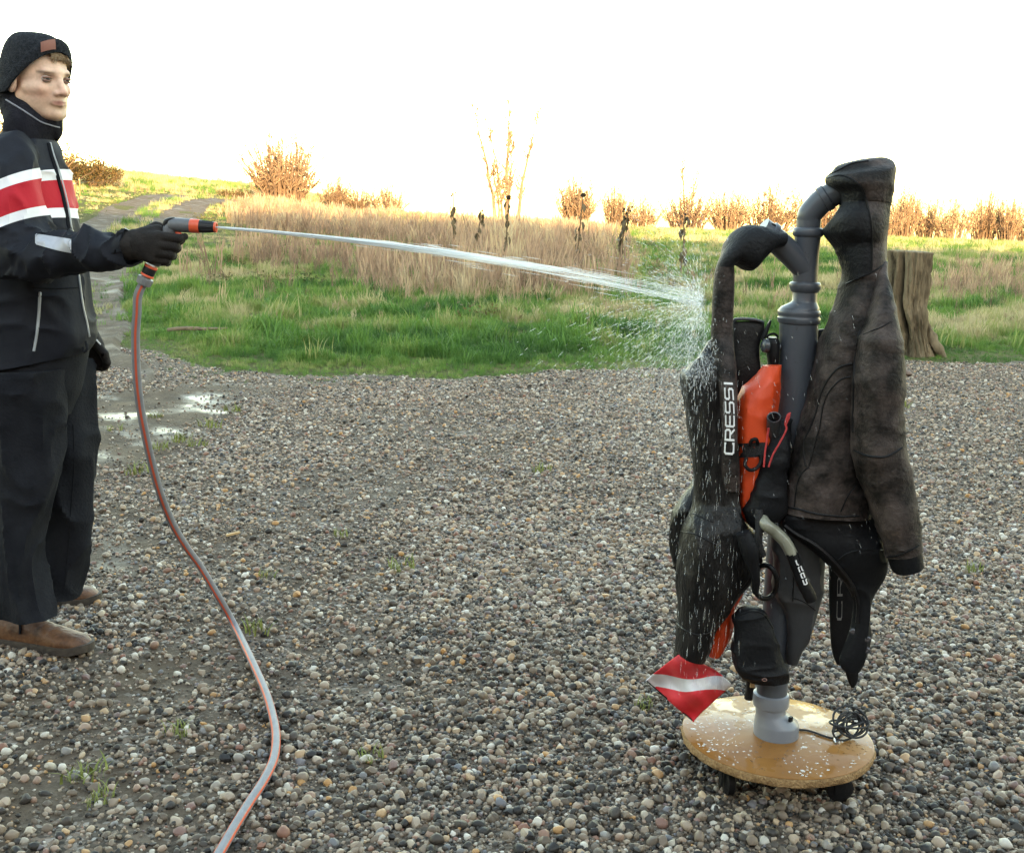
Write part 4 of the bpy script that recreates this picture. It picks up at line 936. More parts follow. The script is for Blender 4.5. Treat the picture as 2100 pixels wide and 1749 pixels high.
fe, fb = fin('swim_fin', 'black swim fin with pale outlined lettering hanging behind the jacket', [(1058, 1060, 1130, 1050, .03, .006), (1060, 1110, 1120, 1080, .03, .012), (1075, 1200, 1140, 1200, .04, .014), (1090, 1500, 1230, 1500, .05, .012), (1110, 1900, 1260, 1900, .05, .011), (1135, 2330, 1270, 2330, .05, .010), (1137, 2600, 1290, 2600, .05, .009), (1150, 2850, 1270, 2850, .045, .007), (1180, 2950, 1225, 2955, .04, .003)], RY)
bf = bvh(fb); q0, q1 = np.array(Z5(1195, 1240)), np.array(Z5(1200, 1010))
def fm2(u, v):
    c = (1 - u) * q0 + u * q1; return onto(bf, c[0] - (v - .5) * 10, c[1], .002)
lettering('lettering', 'CR', fm2, fe, mat('fin_print', (.16, .16, .16), .5), w=.8, gap=.35, th=.12)
V, F = loft(rows3([(1210, 1440, 1310, 1440, RY - .01, .010), (1225, 1520, 1305, 1515, RY - .01, .008), (1240, 1580, 1300, 1580, RY - .01, .006), (1262, 1628, 1280, 1628, RY - .01, .002)], Z5), m=24, n=16, p=3); mesh_obj('blade_tip', V, F, black, fe)

# --- orange float with black strap
OY = RY - .045
fl = empty('dive_float', at(1480, 1345, OY), 'orange inflatable dive float with black straps squeezed beside the main pipe', 'dive float')
rows = [(775, 1262, 848, 1258, OY, .012), (735, 1310, 846, 1310, OY, .03), (650, 1390, 842, 1390, OY, .045), (612, 1470, 838, 1480, OY, .052), (602, 1560, 835, 1580, OY, .055), (602, 1700, 820, 1700, OY, .055), (604, 1850, 790, 1850, OY, .05), (608, 1980, 740, 1990, OY, .04), (600, 2110, 690, 2120, OY + .02, .03), (570, 2300, 700, 2300, OY + .03, .035), (540, 2480, 680, 2480, OY + .03, .038), (500, 2640, 600, 2640, OY + .03, .036), (478, 2740, 590, 2740, OY + .03, .034), (455, 2840, 560, 2830, OY + .03, .028), (470, 2900, 520, 2900, OY + .03, .015)]
V, F = loft(rows3(rows, Z4), m=140, n=44, p=1.9, wr=.005, wf=16, seed=81, stretch=(1.4, 1, .45), rid=.006, rf=14, rstr=(1.3, 1, .5)); fo = mesh_obj('float_tube', V, F, orange, fl); bfl = bvh(fo)
def band(name, tree, a, b, conv, wid, parent, mat_, n=20, off=.002):
    P0 = np.array([conv(*a), conv(*b)]); V = []
    for t in np.linspace(0, 1, n):
        c = P0[0] + (P0[1] - P0[0]) * t
        for s_ in (-1, 1):
            p = onto(tree, c[0], c[1] + s_ * wid / 2, off)
            if p is None: continue
            V.append(p)
    k = len(V) // 2
    if k < 3: return
    V = np.array(V[:2 * k]); V2 = V + np.array([0, .002, 0]); b_ = MB(); b_.add(V, [(2 * i, 2 * i + 1, 2 * i + 3, 2 * i + 2) for i in range(k - 1)]); b_.add(V2, [(2 * i, 2 * i + 2, 2 * i + 3, 2 * i + 1) for i in range(k - 1)])
    return b_.build(name, mat_, parent)
web = mat('black_webbing', (.01, .01, .011), .8, (.02, .02, .022), 200, .4, 400)
band('strap', bfl, (612, 290), (790, 280), Z5, 29, fl, web)
v, f = tube([at(*Z5(670, 330), OY - .062), at(*Z5(662, 370), OY - .068), at(*Z5(690, 398), OY - .068), at(*Z5(730, 385), OY - .066), at(*Z5(752, 345), OY - .062), at(*Z5(745, 310), OY - .06)], .0042, 10, 40); mesh_obj('handle', v, f, black, fl)
v, f = tube([at(*Z5(690, 260), OY - .06), at(*Z5(700, 230), OY - .066), at(*Z5(725, 225), OY - .066), at(*Z5(735, 255), OY - .06)], .004, 10, 24); mesh_obj('strap_ring', v, f, black, fl)

# --- black gear bag with an open tube and red cord
GY = RY - .09
gb = empty('gear_bag', at(1560, 1060, GY), 'black gear bag hanging in front of the main pipe', 'bag')
rows = [(785, 150, 925, 120, GY + .03, .03), (778, 220, 922, 220, GY + .02, .04), (758, 320, 912, 320, GY + .01, .042), (735, 420, 898, 420, GY + .01, .042), (690, 540, 885, 540, GY + .01, .042), (655, 620, 878, 630, GY + .01, .04), (680, 690, 850, 690, GY + .01, .03), (720, 740, 775, 745, GY + .01, .015)]
V, F = loft(cap(rows3(rows, Z5), .008, .6), m=70, n=40, p=2.2, wr=.006, wf=22, seed=91, rid=.008, rf=12); mesh_obj('pouch', V, F, neo, gb)
v, f = tube([at(*Z5(740, 620), GY - .03), at(*Z5(742, 720), GY - .035), at(*Z5(738, 810), GY - .03), at(*Z5(760, 880), GY - .02)], .009, 10, 24); mesh_obj('strap', v, f, web, gb)
tb = empty('open_tube', at(*Z5(835, 230), GY - .02), 'short open black plastic tube with red cord stuck in the gear bag', 'tube')
t0, t1 = at(*Z5(826, 97), GY - .035), at(*Z5(850, 270), GY - .02); d = t1 - t0; dl = np.linalg.norm(d)
d = d + np.array([0, .045, 0]); dl = np.linalg.norm(d)
v, f = lathe([(.0125, .06), (.0125, .001), (.0150, 0), (.0160, .003), (.0158, .05), (.0155, dl)], t0, d, 36, False); mesh_obj('barrel', v, f, mat('tube_plastic', (.035, .037, .042), .35), tb)
v, f = lathe([(.0125, .0), (.0122, .002)], t0 + d / dl * .055, d, 36); mesh_obj('plug', v, f, black, tb)
redm = mat('red_cord', (.42, .02, .025), .6, (.5, .05, .05), 120)
for pts in (((905, 80), (890, 130), (895, 170), (860, 240), (820, 310), (795, 380)), ((795, 160), (785, 230), (775, 300), (768, 380))):
    v, f = tube([at(*Z5(*p), GY - .055) for p in pts], .0021, 8, 40); mesh_obj('cord', v, f, redm, tb)
V, F = loft(rows3([(906, 76, 922, 72, GY - .05, .003), (893, 105, 912, 112, GY - .05, .005), (884, 135, 898, 142, GY - .05, .005), (888, 155, 896, 155, GY - .05, .003)], Z5), m=20, n=14); mesh_obj('toggle', V, F, redm, tb)

# --- snorkel
NY = RY - .13
sn = empty('snorkel', at(*Z5(1040, 1130), NY), 'grey green snorkel with black lettered end hanging over the trousers', 'snorkel')
path = [at(*Z5(*p), NY + .02 * (p[1] < 700)) for p in ((752, 640), (775, 700), (830, 745), (885, 800), (925, 870), (955, 950), (985, 1030), (1015, 1085), (1038, 1135))]
path[0] += np.array([0, .03, 0])
n_ = 90; PP = cr(np.array(path), n_); v, f = tube(PP, np.interp(np.linspace(0, 1, n_), [0, .1, .6, .93, .97, 1], [.0125, .0135, .0135, .0145, .0135, .013]), 28)
so_ = mesh_obj('tube', v, f, mat('snorkel_clear', (.17, .17, .13), .3, (.26, .26, .20), 14, coat=.3), sn); so_.data.materials.append(black)
cyf = np.array([p.center[:] for p in so_.data.polygons]); sx_, sy_ = proj(cyf)
so_.data.polygons.foreach_set('material_index', ((sy_ > Z5(0, 880)[1]) | (sx_ - Z5(915, 0)[0] > (Z5(0, 1050)[1] - sy_) * .2 + 0) & (sy_ > Z5(0, 860)[1])).astype(np.int32))
bsn = bvh(so_); q0, q1 = np.array(Z5(1014, 1040)), np.array(Z5(966, 905))
def fm3(u, v):
    c = (1 - u) * q0 + u * q1; d_ = (q1 - q0) / np.linalg.norm(q1 - q0); nn = np.array([d_[1], -d_[0]]); c = c + nn * (v - .5) * 12.5; return onto(bsn, c[0], c[1], .0012)
lettering('lettering', 'SeaC', fm3, sn, white, w=.8, gap=.42, th=.2)

# --- mask strap loop
mk = empty('mask_strap', at(*Z5(800, 1130), RY - .11), 'black rubber strap loop dangling beside the snorkel', 'strap')
pts = [at(*Z5(775 + 78 * math.cos(a) * .85, 1030 + 95 * math.sin(a)), RY - .115 + .02 * math.sin(a * 2)) for a in np.linspace(-1.9, 3.6, 30)]
v, f = tube(pts, .0060, 10); mesh_obj('band', v, f, black, mk)
V, F = loft(rows3([(610, 760, 690, 740, RY - .16, .015), (630, 830, 735, 830, RY - .16, .024), (655, 920, 745, 920, RY - .155, .022), (690, 1010, 750, 1010, RY - .15, .016), (700, 1090, 740, 1090, RY - .14, .01)], Z5), m=40, n=24, wr=.003, wf=20); mesh_obj('buckle_flap', V, F, neo, mk)

# --- dive flag
fg = empty('dive_flag', at(*Z6(375, 690), RY - .09), 'red dive flag with white diagonal stripe drooping over the base board', 'flag')
FYv = RY - .012
def flag_pt(u, v):
    A_, B_, C_, D_ = Z6(100, 456), Z6(330, 285), Z6(588, 476), Z6(372, 692)
    p = np.array(A_) * (1 - u) * (1 - v) + np.array(B_) * u * (1 - v) + np.array(C_) * u * v + np.array(D_) * (1 - u) * v
    w = .018 * math.sin(u * 5 + v * 3) + .010 * math.sin(v * 9 - u * 4) + .005 * math.sin(u * 17 + v * 6)
    q = at(p[0], p[1], FYv + w + .03 * (1 - u) - .01 * v); q[2] += .004 * math.sin(7 * v + 3 * u) * (u > .02); return q
# the stripe runs between corners A and C: band around u = v
K = 40; V = np.array([flag_pt(i / K, j / K) for i in range(K + 1) for j in range(K + 1)])
F = [(i * (K + 1) + j, (i + 1) * (K + 1) + j, (i + 1) * (K + 1) + j + 1, i * (K + 1) + j + 1) for i in range(K) for j in range(K)]
redf = mat('flag_cloth', (.62, .026, .04), .5, (.72, .055, .065), 8, .1, 60, spec=.2, panel=('panel', [(0.0, (.66, .67, .70))]))
o = mesh_obj('cloth', V, F, redf, fg); md = o.modifiers.new('thickness', 'SOLIDIFY'); md.thickness = .0014
sv_ = np.array([.18 - abs((j - i) / K + .01) for i in range(K + 1) for j in range(K + 1)]); a_ = o.data.attributes.new('panel', 'FLOAT', 'POINT'); a_.data.foreach_set('value', sv_.astype(np.float32))
v, f = tube([flag_pt(0, t) + np.array([0, .003, 0]) for t in (0, .5, 1)], .0016, 6, 12); mesh_obj('edge_rod', v, f, black, fg)

# --- black cord bundle on the board
cb = empty('cord_bundle', (at(*Z6(1260, 760), RY)[0], RY, board_z), 'tangled bundle of thin black cord at the edge of the round board', 'cord')
bc = np.array(at(*Z6(1255, 700), RY - .01)); bc[2] = board_z + .034
P = []
for t in np.linspace(0, 1, 15 * 9):
    a = t * 2 * math.pi * 9; r1 = .030 + .012 * math.sin(a * .37 + 1); tilt = t * 5.1
    P.append(bc + np.array([math.cos(a) * r1 * 1.15 + .012 * math.sin(tilt * 2), math.sin(a + tilt * .6) * r1 * .7, math.sin(a) * math.cos(tilt) * .026 + .006 * math.sin(a * .5)]))
P = np.array(P); P[:, 2] = np.maximum(P[:, 2], board_z + .0035); P[:, 1] += (P[:, 2] - bc[2]) * .3
v, f = tube(P, .0026, 7, 420); mesh_obj('coil', v, f, web, cb)
def on_board(x_, y_):
    d_ = ray(*Z6(x_, y_)); t = (board_z + .004 - CAM[2]) / d_[2]; return CAM + d_ * t
v, f = tube([on_board(*p) for p in ((962, 735), (1010, 738), (1060, 752), (1110, 770), (1160, 782), (1200, 765), (1225, 735))], .0026, 7, 50); mesh_obj('loose_end', v, f, web, cb)
v, f = tube([on_board(*p) for p in ((1170, 785), (1176, 800), (1182, 812))], [.004, .006, .004], 10, 12); mesh_obj('clip', v, f, mat('zinc', (.35, .36, .38), .35, metal=.9), cb)

# --- water on the board: drops and small puddles
water = bpy.data.materials.new('water'); water.use_nodes = True; N = water.node_tree; N.nodes.clear()
wt_, wg, wx, wf_, wo_ = [N.nodes.new('ShaderNode' + k) for k in ('BsdfTransparent', 'BsdfGlossy', 'MixShader', 'Fresnel', 'OutputMaterial')]
wg.inputs['Roughness'].default_value = .03; wf_.inputs[0].default_value = 1.33; wt_.inputs[0].default_value = (.93, .92, .90, 1)
wm = N.nodes.new('ShaderNodeMath'); wm.operation = 'MULTIPLY'; wm.inputs[1].default_value = .3; N.links.new(wf_.outputs[0], wm.inputs[0]); N.links.new(wm.outputs[0], wx.inputs[0]); N.links.new(wt_.outputs[0], wx.inputs[1]); N.links.new(wg.outputs[0], wx.inputs[2]); N.links.new(wx.outputs[0], wo_.inputs[0])
b = MB(); n_d = 0
while n_d < 520:
    a = rng.uniform(0, 6.28); r_ = (BR - .012) * math.sqrt(rng.random()); c = np.array([RX + r_ * math.cos(a), RY + r_ * math.sin(a), board_z + .0012])
    if math.hypot(c[0] - at(1590, 1505, RY)[0], c[1] - RY) < .06: continue
    s_ = min(.0014 * math.exp(abs(rng.normal(0, .5))), .006); q = rng.uniform(.7, 1.6); ya = rng.uniform(0, 3)
    v, f = lathe([(1, -.02), (.93, .22), (.72, .44), (.36, .58), (.05, .62)], (0, 0, 0), n=10)
    v = v * np.array([s_ * q, s_, s_ * .6]); v = np.stack([v[:, 0] * math.cos(ya) - v[:, 1] * math.sin(ya), v[:, 0] * math.sin(ya) + v[:, 1] * math.cos(ya), v[:, 2]], 1); b.add(v + c, f); n_d += 1
tag(b.build('water_drops', water), 'water drops and small puddles on the round board', 'water', kind='stuff')
# ================================================================== PERSON WITH THE SPRAY GUN
MY = 3.19
navy = mat('navy_softshell', (.0075, .009, .014), .72, (.013, .0155, .023), 9, .12, 90, spec=.2)
navyd = mat('navy_trim', (.005, .006, .009), .8, spec=.15)
STR = [(-.05, (.68, .69, .72)), (.17, (.43, .015, .027)), (.74, (.68, .69, .72)), (.94, (.009, .011, .017))]
navys = mat('striped_softshell', (.0075, .009, .014), .72, (.013, .0155, .023), 9, .12, 90, spec=.2, panel=('stripe', STR))
redj = mat('red_softshell', (.40, .012, .022), .7, (.46, .02, .032), 10, .12, 90, spec=.2)
whitej = mat('white_softshell', (.66, .67, .70), .7, (.74, .75, .77), 10, .12, 90, spec=.2)
reflm = mat('reflective_patch', (.32, .34, .38), .45, (.40, .42, .46), 30)
trous = mat('black_trousers', (.007, .008, .011), .9, (.015, .0165, .021), 8, .35, 130, spec=.12)
glove = mat('brown_black_glove', (.011, .0095, .0095), .8, (.020, .017, .016), 30, .3, 220, spec=.2)
leather = mat('brown_leather', (.055, .024, .013), .5, (.155, .072, .036), 22, .35, 70, spec=.3)
solem = mat('shoe_sole', (.030, .022, .017), .8, (.055, .042, .032), 30, .3, 80)
zipm = mat('zip_grey', (.30, .33, .36), .4)
pr = empty('person', (-1.36, MY, 0), 'man in navy jacket with red and white chest stripes spraying water', 'person')

# ---- head (local frame: x forward, y left, z up, origin at eye level)
HD = 1.0
P = grid((-.13, -.105, -.30), (.14, .105, .15), .0032)
d = sd_ell(P, (-.012, 0, .042), (.096, .076, .084))
d = smin(d, sd_ell(P, (.028, 0, -.035), (.064, .060, .082)), .03)
d = smin(d, sd_ell(P, (.030, 0, -.083), (.050, .049, .038)), .025)
d = smin(d, sd_ell(P, (.074, 0, -.108), (.019, .021, .017)), .02)
for s_ in (-1, 1):
    d = smin(d, sd_cap(P, (.030, s_ * .054, -.030), (.066, s_ * .040, -.030), .014, .012), .02)        # cheekbones
    d = smin(d, sd_cap(P, (.0, s_ * .052, -.055), (.062, s_ * .024, -.104), .014, .014), .02)           # jaw line
d = smin(d, sd_cap(P, (.080, -.030, .020), (.080, .030, .020), .012), .014)                              # brow
d = smin(d, sd_cap(P, (.081, 0, .020), (.081, 0, -.062), .014, .016), .02)
for s_ in (-1, 1): d = smax(d, -sd_ell(P, (.100, s_ * .033, -.001), (.021, .021, .0115)), .010)          # sockets
d = smin(d, sd_cap(P, (.089, 0, .008), (.110, 0, -.036), .0065, .0095), .008)                            # nose
d = smin(d, sd_ell(P, (.106, 0, -.040), (.013, .013, .0095)), .006)
for s_ in (-1, 1): d = smin(d, sd_ell(P, (.097, s_ * .0135, -.0425), (.0105, .0072, .0085)), .005)
for s_ in (-1, 1): d = smax(d, -sd_ell(P, (.105, s_ * .0075, -.0505), (.006, .0038, .004)), .003)
for s_ in (-1, 1):
    d = smin(d, sd_cap(P, (.097, 0, -.0655), (.086, s_ * .021, -.069), .0052, .0026), .005)              # upper lip
    d = smin(d, sd_cap(P, (.0955, 0, -.0765), (.085, s_ * .019, -.0715), .0060, .0028), .005)            # lower lip
    d = smax(d, -sd_cap(P, (.104, 0, -.0708), (.090, s_ * .022, -.0705), .0018, .0014), .003)            # mouth line
d = smax(d, -sd_cap(P, (.100, -.014, -.0895), (.100, .014, -.0895), .006), .010)                         # dip below the lip
d = smin(d, sd_cap(P, (-.018, 0, -.06), (-.035, 0, -.29), .056, .062), .025)                              # neck
for s_ in (-1, 1):
    d = smin(d, sd_ell(P, (-.010, s_ * .076, -.018), (.020, .009, .031)), .008)
HV, HF = nets(d, (-.13, -.105, -.30), .0032)
for s_ in (-1, 1):                                                                                       # lids close over the eyes a little
    pass
hy, hp, hr_ = R(-30), R(4), R(2)
head_c = at(101, 163, MY - .015)
RyM = Matrix.Rotation(hy, 3, 'Z') @ Matrix.Rotation(hp, 3, 'Y') @ Matrix.Rotation(hr_, 3, 'X')
RM = np.array(RyM) @ np.diag([.97, .99, .87])
off = RM @ np.array([.05, 0, 0])
def hx(V): return np.asarray(V, float) @ RM.T + head_c - off
skin = bpy.data.materials.new('skin'); skin.use_nodes = True; N = skin.node_tree; bsd = N.nodes['Principled BSDF']
ca = N.nodes.new('ShaderNodeAttribute'); ca.attribute_name = 'tone'; N.links.new(ca.outputs['Color'], bsd.inputs['Base Color'])
bsd.inputs['Roughness'].default_value = .5; bsd.inputs['Subsurface Weight'].default_value = .15; bsd.inputs['Subsurface Radius'].default_value = (.010, .004, .002); bsd.inputs['Subsurface Scale'].default_value = 1; bsd.inputs['Specular IOR Level'].default_value = .35
body = mesh_obj('body', hx(HV), HF, skin, pr)
base = np.array([.66, .44, .335]); tone = np.tile(base, (len(HV), 1))
def blend(w, c):
    global tone
    tone = tone * (1 - w[:, None]) + np.array(c) * w[:, None]
ay = np.abs(HV[:, 1])
blend(.35 * np.exp(-(((ay - .042) / .02) ** 2 + ((HV[:, 2] + .045) / .022) ** 2)) * (HV[:, 0] > .02), (.52, .22, .17))
blend(.45 * np.exp(-(((HV[:, 0] - .112) / .014) ** 2 + (ay / .018) ** 2 + ((HV[:, 2] + .04) / .016) ** 2)), (.50, .20, .17))
blend(.8 * np.exp(-((ay / .022) ** 4 + ((HV[:, 2] + .0708) / .0075) ** 4)) * (HV[:, 0] > .078), (.36, .13, .115))
blend(.42 * sstep(-.050, -.075, HV[:, 2]) * (HV[:, 0] > -.01) * (np.hypot(ay / .022, (HV[:, 2] + .0708) / .0085) > 1), (.30, .19, .125))       # stubble
blend(.55 * np.exp(-(((ay - .033) / .017) ** 2 + ((HV[:, 2] + .000) / .010) ** 2)) * (HV[:, 0] > .06), (.27, .15, .115))  # eye socket shading painted into the skin tone
blend(.85 * np.exp(-(((ay - .034) / .019) ** 4 + ((HV[:, 2] - .0175 - .05 * (ay - .03)) / .0045) ** 2)) * (HV[:, 0] > .06), (.085, .048, .03))  # brows
tone = tone * (1 + .10 * fbm(HV, 220, 2, 5) + .08 * fbm(HV, 45, 2, 6))[:, None]
ca_ = body.data.attributes.new('tone', 'FLOAT_COLOR', 'POINT'); ca_.data.foreach_set('color', np.concatenate([tone, np.ones((len(HV), 1))], 1).astype(np.float32).ravel())
for s_ in (-1, 1):
    v, f = lathe([(.0001, -.0115)] + [(.0115 * math.sin(t), -.0115 * math.cos(t)) for t in np.linspace(.2, 3.0, 14)] + [(.0001, .0115)], (0, 0, 0), (1, 0, 0), 24)
    eo = mesh_obj('eye', hx(v + np.array([.0775, s_ * .032, -.001])), f, mat('eye_white', (.36, .32, .30), .2), pr)
    fwd = np.array([.995, -.06, -.02]); v, f = lathe([(.0058, .0098), (.0045, .0110), (.0001, .0116)], np.array([.0777, s_ * .032, -.001]), fwd, 18); mesh_obj('iris', hx(v), f, mat('iris', (.02, .028, .034), .15), eo)
    v, f = lathe([(.0024, .0113), (.0001, .0119)], np.array([.0777, s_ * .032, -.001]), fwd, 12); mesh_obj('pupil', hx(v), f, black, eo)
    lid = [np.array([.0775 + .0128 * math.cos(t) * math.cos(.33), s_ * .032 + .0128 * math.sin(t), .0044 - .0020 * abs(math.sin(t)) ** 2]) for t in np.linspace(-1.25, 1.25, 14)]
    v, f = tube(hx(np.array(lid)), .0027, 8); mesh_obj('eyelid', v, f, mat('lid', (.22, .115, .085), .55), eo)
    lid = [np.array([.0768 + .0125 * math.cos(t) * math.cos(.3), s_ * .032 + .0125 * math.sin(t), -.0062 + .0018 * abs(math.sin(t)) ** 2]) for t in np.linspace(-1.2, 1.2, 14)]
    v, f = tube(hx(np.array(lid)), .0022, 8); mesh_obj('eyelid', v, f, MATS['lid'], eo)
# ---- hair fringe below the hat
hairm = mat('blond_hair', (.16, .10, .055), .6, (.25, .17, .10), 80, .4, 200)
hb = MB(); r_ = np.random.default_rng(3)
for i in range(420):
    t = r_.uniform(-1.75, 1.75); z0 = .086 - .050 * (1 - math.cos(t)); c0 = np.array([-.012 + .1005 * math.cos(t), .0795 * math.sin(t), z0])
    if t < -.25 or t > 1.35: continue
    if abs(t) > 1.2: c0 = np.array([-.012 + .1005 * math.cos(t), .081 * math.sin(t), z0 - .015])
    c1 = c0 + np.array([.004 * math.cos(t), .004 * math.sin(t) + r_.normal(0, .006), -.016 - .010 * r_.random()]); c2 = c1 + np.array([-.002 * math.cos(t), r_.normal(0, .004), -.012 * r_.random()])
    v, f = tube(hx(np.array([c0, c1, c2])), [.0012, .0011, .0005], 4); hb.add(v, f)
hb.build('hair', hairm, pr)
# ---- beanie: knitted shell, rolled band, patch
def capshell(theta0, n=96, m=46):
    V = []
    for i in range(m):
        ph = i / (m - 1)
        for j in range(n):
            t = 2 * math.pi * j / n
            zl = max(.082 - .125 * (1 - math.cos(t)), -.034 - .012 * (1 - math.cos(t)))                     # rim height: high on the forehead, low at the back
            a = ph * math.pi / 2
            rad = math.cos(a) ** .62; zz = zl + (.140 - zl) * math.sin(a) ** 1.05
            rib = .0014 * math.sin(t * 48) * (1 - ph) ** .3
            V.append(((-.014 + (.1075 + rib) * rad * math.cos(t)) - .012 * ph, (.0875 + rib) * rad * math.sin(t), zz))
    return np.array(V), ringfaces(m, n, False, True)
v, f = capshell(0); knit = mat('knit_beanie', (.010, .012, .015), .95, (.03, .034, .042), 120, .8, 260, spec=.1)
bn = mesh_obj('beanie', hx(v), f, knit, pr)
bv = []; 
for i, (dr, dz) in enumerate(((-.004, .004), (.0, -.002), (.0055, .0), (.007, .012), (.0065, .026), (.004, .036), (-.001, .040))):
    for j in range(96):
        t = 2 * math.pi * j / 96; zl = max(.082 - .125 * (1 - math.cos(t)), -.034 - .012 * (1 - math.cos(t))); rib = .0010 * math.sin(t * 48); k = .0
        bv.append((-.014 + (.1065 + dr + rib) * math.cos(t) * (1 - .02 * i / 6), (.0865 + dr + rib) * math.sin(t) * (1 - .02 * i / 6), zl + dz))
mesh_obj('band', hx(bv), ringfaces(7, 96, False, False), knit, bn)
pv = []
for i in range(7):
    for j in range(7):
        t = -.55 + .40 * i / 6; zz = .082 - .10 * (1 - math.cos(t)) + .008 + .030 * j / 6
        rr = .1155 - .03 * max(0, (j / 6) - .6) * .2
        pv.append((-.014 + rr * math.cos(t), (rr - .020) * math.sin(t), zz))
mesh_obj('leather_patch', hx(pv), [(i * 7 + j, i * 7 + j + 1, (i + 1) * 7 + j + 1, (i + 1) * 7 + j) for i in range(6) for j in range(6)], mat('patch_leather', (.20, .075, .055), .6, (.25, .10, .075), 30), bn)
# ---- neck gaiter with a pale piping
rows = [(-2, 172, 118, 236, MY + .035, .066), (-6, 184, 128, 232, MY + .035, .076), (-4, 212, 131, 246, MY + .03, .080), (4, 238, 127, 264, MY + .015, .082), (10, 264, 108, 280, MY, .084), (10, 300, 99, 300, MY, .084)]
st_ = rows3(rows, D0)
V, F = loft(st_, m=50, n=56, p=2.0, wr=.0045, wf=26, seed=7); V = V[:]; F = ringfaces(50, 56, False, False)
ng_ = mesh_obj('neck_gaiter', V, F, mat('black_fleece', (.010, .010, .014), .95, (.016, .016, .022), 60, .4, 200, spec=.1), pr); bng = bvh(ng_)
seam('piping', bng, [(12, 205), (40, 222), (66, 239), (85, 251), (103, 257), (122, 262)], D0, ng_, mat('grey_piping', (.20, .21, .25), .6), .0022)

# ---- jacket
rows = [(5, 292, 100, 288, MY, .075), (-18, 312, 112, 312, MY, .10), (-32, 345, 124, 345, MY, .125), (-38, 395, 141, 395, MY, .138), (-40, 440, 153, 440, MY, .14), (-40, 480, 165, 480, MY, .14), (-38, 562, 180, 562, MY, .14), (-36, 621, 188, 621, MY, .142), (-34, 679, 191, 679, MY, .144), (-30, 722, 186, 705, MY, .140), (-26, 760, 176, 722, MY, .134)]
V, F = loft(rows3(rows, D0), m=150, n=80, p=2.2, wr=.0050, wf=9, seed=17, hollow=.03, rid=.016, rf=8, rstr=(1, 1, .8))
jac = mesh_obj('jacket', V, F, navys, pr)
def stripe_attr(o, dy=0, lim=None):
    """chest stripes white, red, white: a height value that sags with the cloth"""
    C = np.array([v.co[:] for v in o.data.vertices]); x, y = proj(C); b0 = 357 + .10 * (63 - x) + 6 * np.abs((x - 95) / 60) ** 2
    s = (y + dy - b0) / 100
    if lim is not None: s = np.where(y > lim, 2.0, s)
    a = o.data.attributes.new('stripe', 'FLOAT', 'POINT'); a.data.foreach_set('value', s.astype(np.float32))
stripe_attr(jac); bj = bvh(jac)
# white piping and zip
seam('zip', bj, [(103, 293), (110, 318), (121, 350), (132, 390), (140, 425), (147, 470), (153, 490), (168, 615), (178, 660), (183, 690)], D0, jac, zipm, .0032, 60)
seam('placket', bj, [(99, 295), (105, 320), (115, 352), (126, 392), (134, 427), (141, 472), (148, 500)], D0, jac, navyd, .0065, 60, off=-.001)
seam('pocket_zip', bj, [(82, 600), (80, 640), (76, 680), (69, 720)], D0, jac, zipm, .004, 30)
seam('seam', bj, [(66, 590), (110, 592), (160, 590)], D0, jac, navyd, .0018, 30)
# collar
rows = [(2, 300, 101, 300, MY, .090), (6, 285, 98, 284, MY, .088), (10, 274, 93, 276, MY, .084)]
V, F = loft(rows3(rows, D0), m=14, n=56, p=2.0); mesh_obj('collar', V, ringfaces(14, 56, False, False), navy, jac)
# near sleeve: outer point -> inner point; runs down the upper arm, turns at the elbow, forward to the wrist
AY = MY - .17
rows = [(0, 312, 70, 318, AY + .10, .05), (-16, 340, 84, 350, AY + .05, .068), (-24, 400, 86, 400, AY + .01, .072), (-28, 450, 93, 445, AY, .074), (-30, 505, 100, 468, AY - .01, .074), (-8, 562, 112, 478, AY - .02, .072), (40, 575, 128, 482, AY - .03, .068), (90, 570, 147, 484, AY - .05, .063), (150, 562, 170, 482, AY - .07, .058), (190, 556, 197, 474, AY - .09, .055), (222, 549, 220, 477, AY - .105, .05), (245, 538, 240, 481, AY - .115, .046), (262, 534, 262, 468, AY - .125, .047), (270, 530, 271, 467, AY - .13, .047)]
V, F = loft(rows3(rows, D0), m=150, n=60, p=2.1, wr=.0080, wf=11, seed=27, hollow=.03, stretch=(1, 1, .8), rid=.018, rf=11, rstr=(1.2, 1, .8))
slv = mesh_obj('sleeve', V, F, navys, jac); stripe_attr(slv, 6); bsl = bvh(slv)
V = []; F = []
for i in range(31):
    for j in range(13):
        x_ = 72 + (146 - 72) * i / 30; y0_ = 476 + .17 * (x_ - 72) * .9 - 1; y1_ = y0_ + 22 + 7 * math.sin(i / 30 * 1.5)
        if i == 0: y0_ += 3; y1_ -= 3
        V.append(onto(bsl, x_, y0_ + 4 + (y1_ - y0_) * j / 12, .0035))
if all(p is not None for p in V):
    mesh_obj('reflective_patch', V, [(i * 13 + j, i * 13 + j + 1, (i + 1) * 13 + j + 1, (i + 1) * 13 + j) for i in range(30) for j in range(12)], reflm, slv)
band('cuff_tab', bsl, (228, 500), (262, 494), D0, 40, slv, navyd, 12, .003)
# far sleeve
FY_ = MY + .19
rows = [(70, 318, 118, 335, FY_ - .06, .05), (85, 400, 140, 400, FY_, .062), (100, 480, 155, 480, FY_ + .01, .062), (112, 560, 166, 560, FY_ + .01, .058), (130, 640, 182, 636, FY_, .05), (158, 690, 190, 682, FY_ - .01, .04), (170, 712, 200, 700, FY_ - .01, .038)]
V, F = loft(rows3(rows, D0), m=70, n=40, wr=.005, wf=11, seed=37, hollow=.02); mesh_obj('sleeve', V, F, navy, jac)
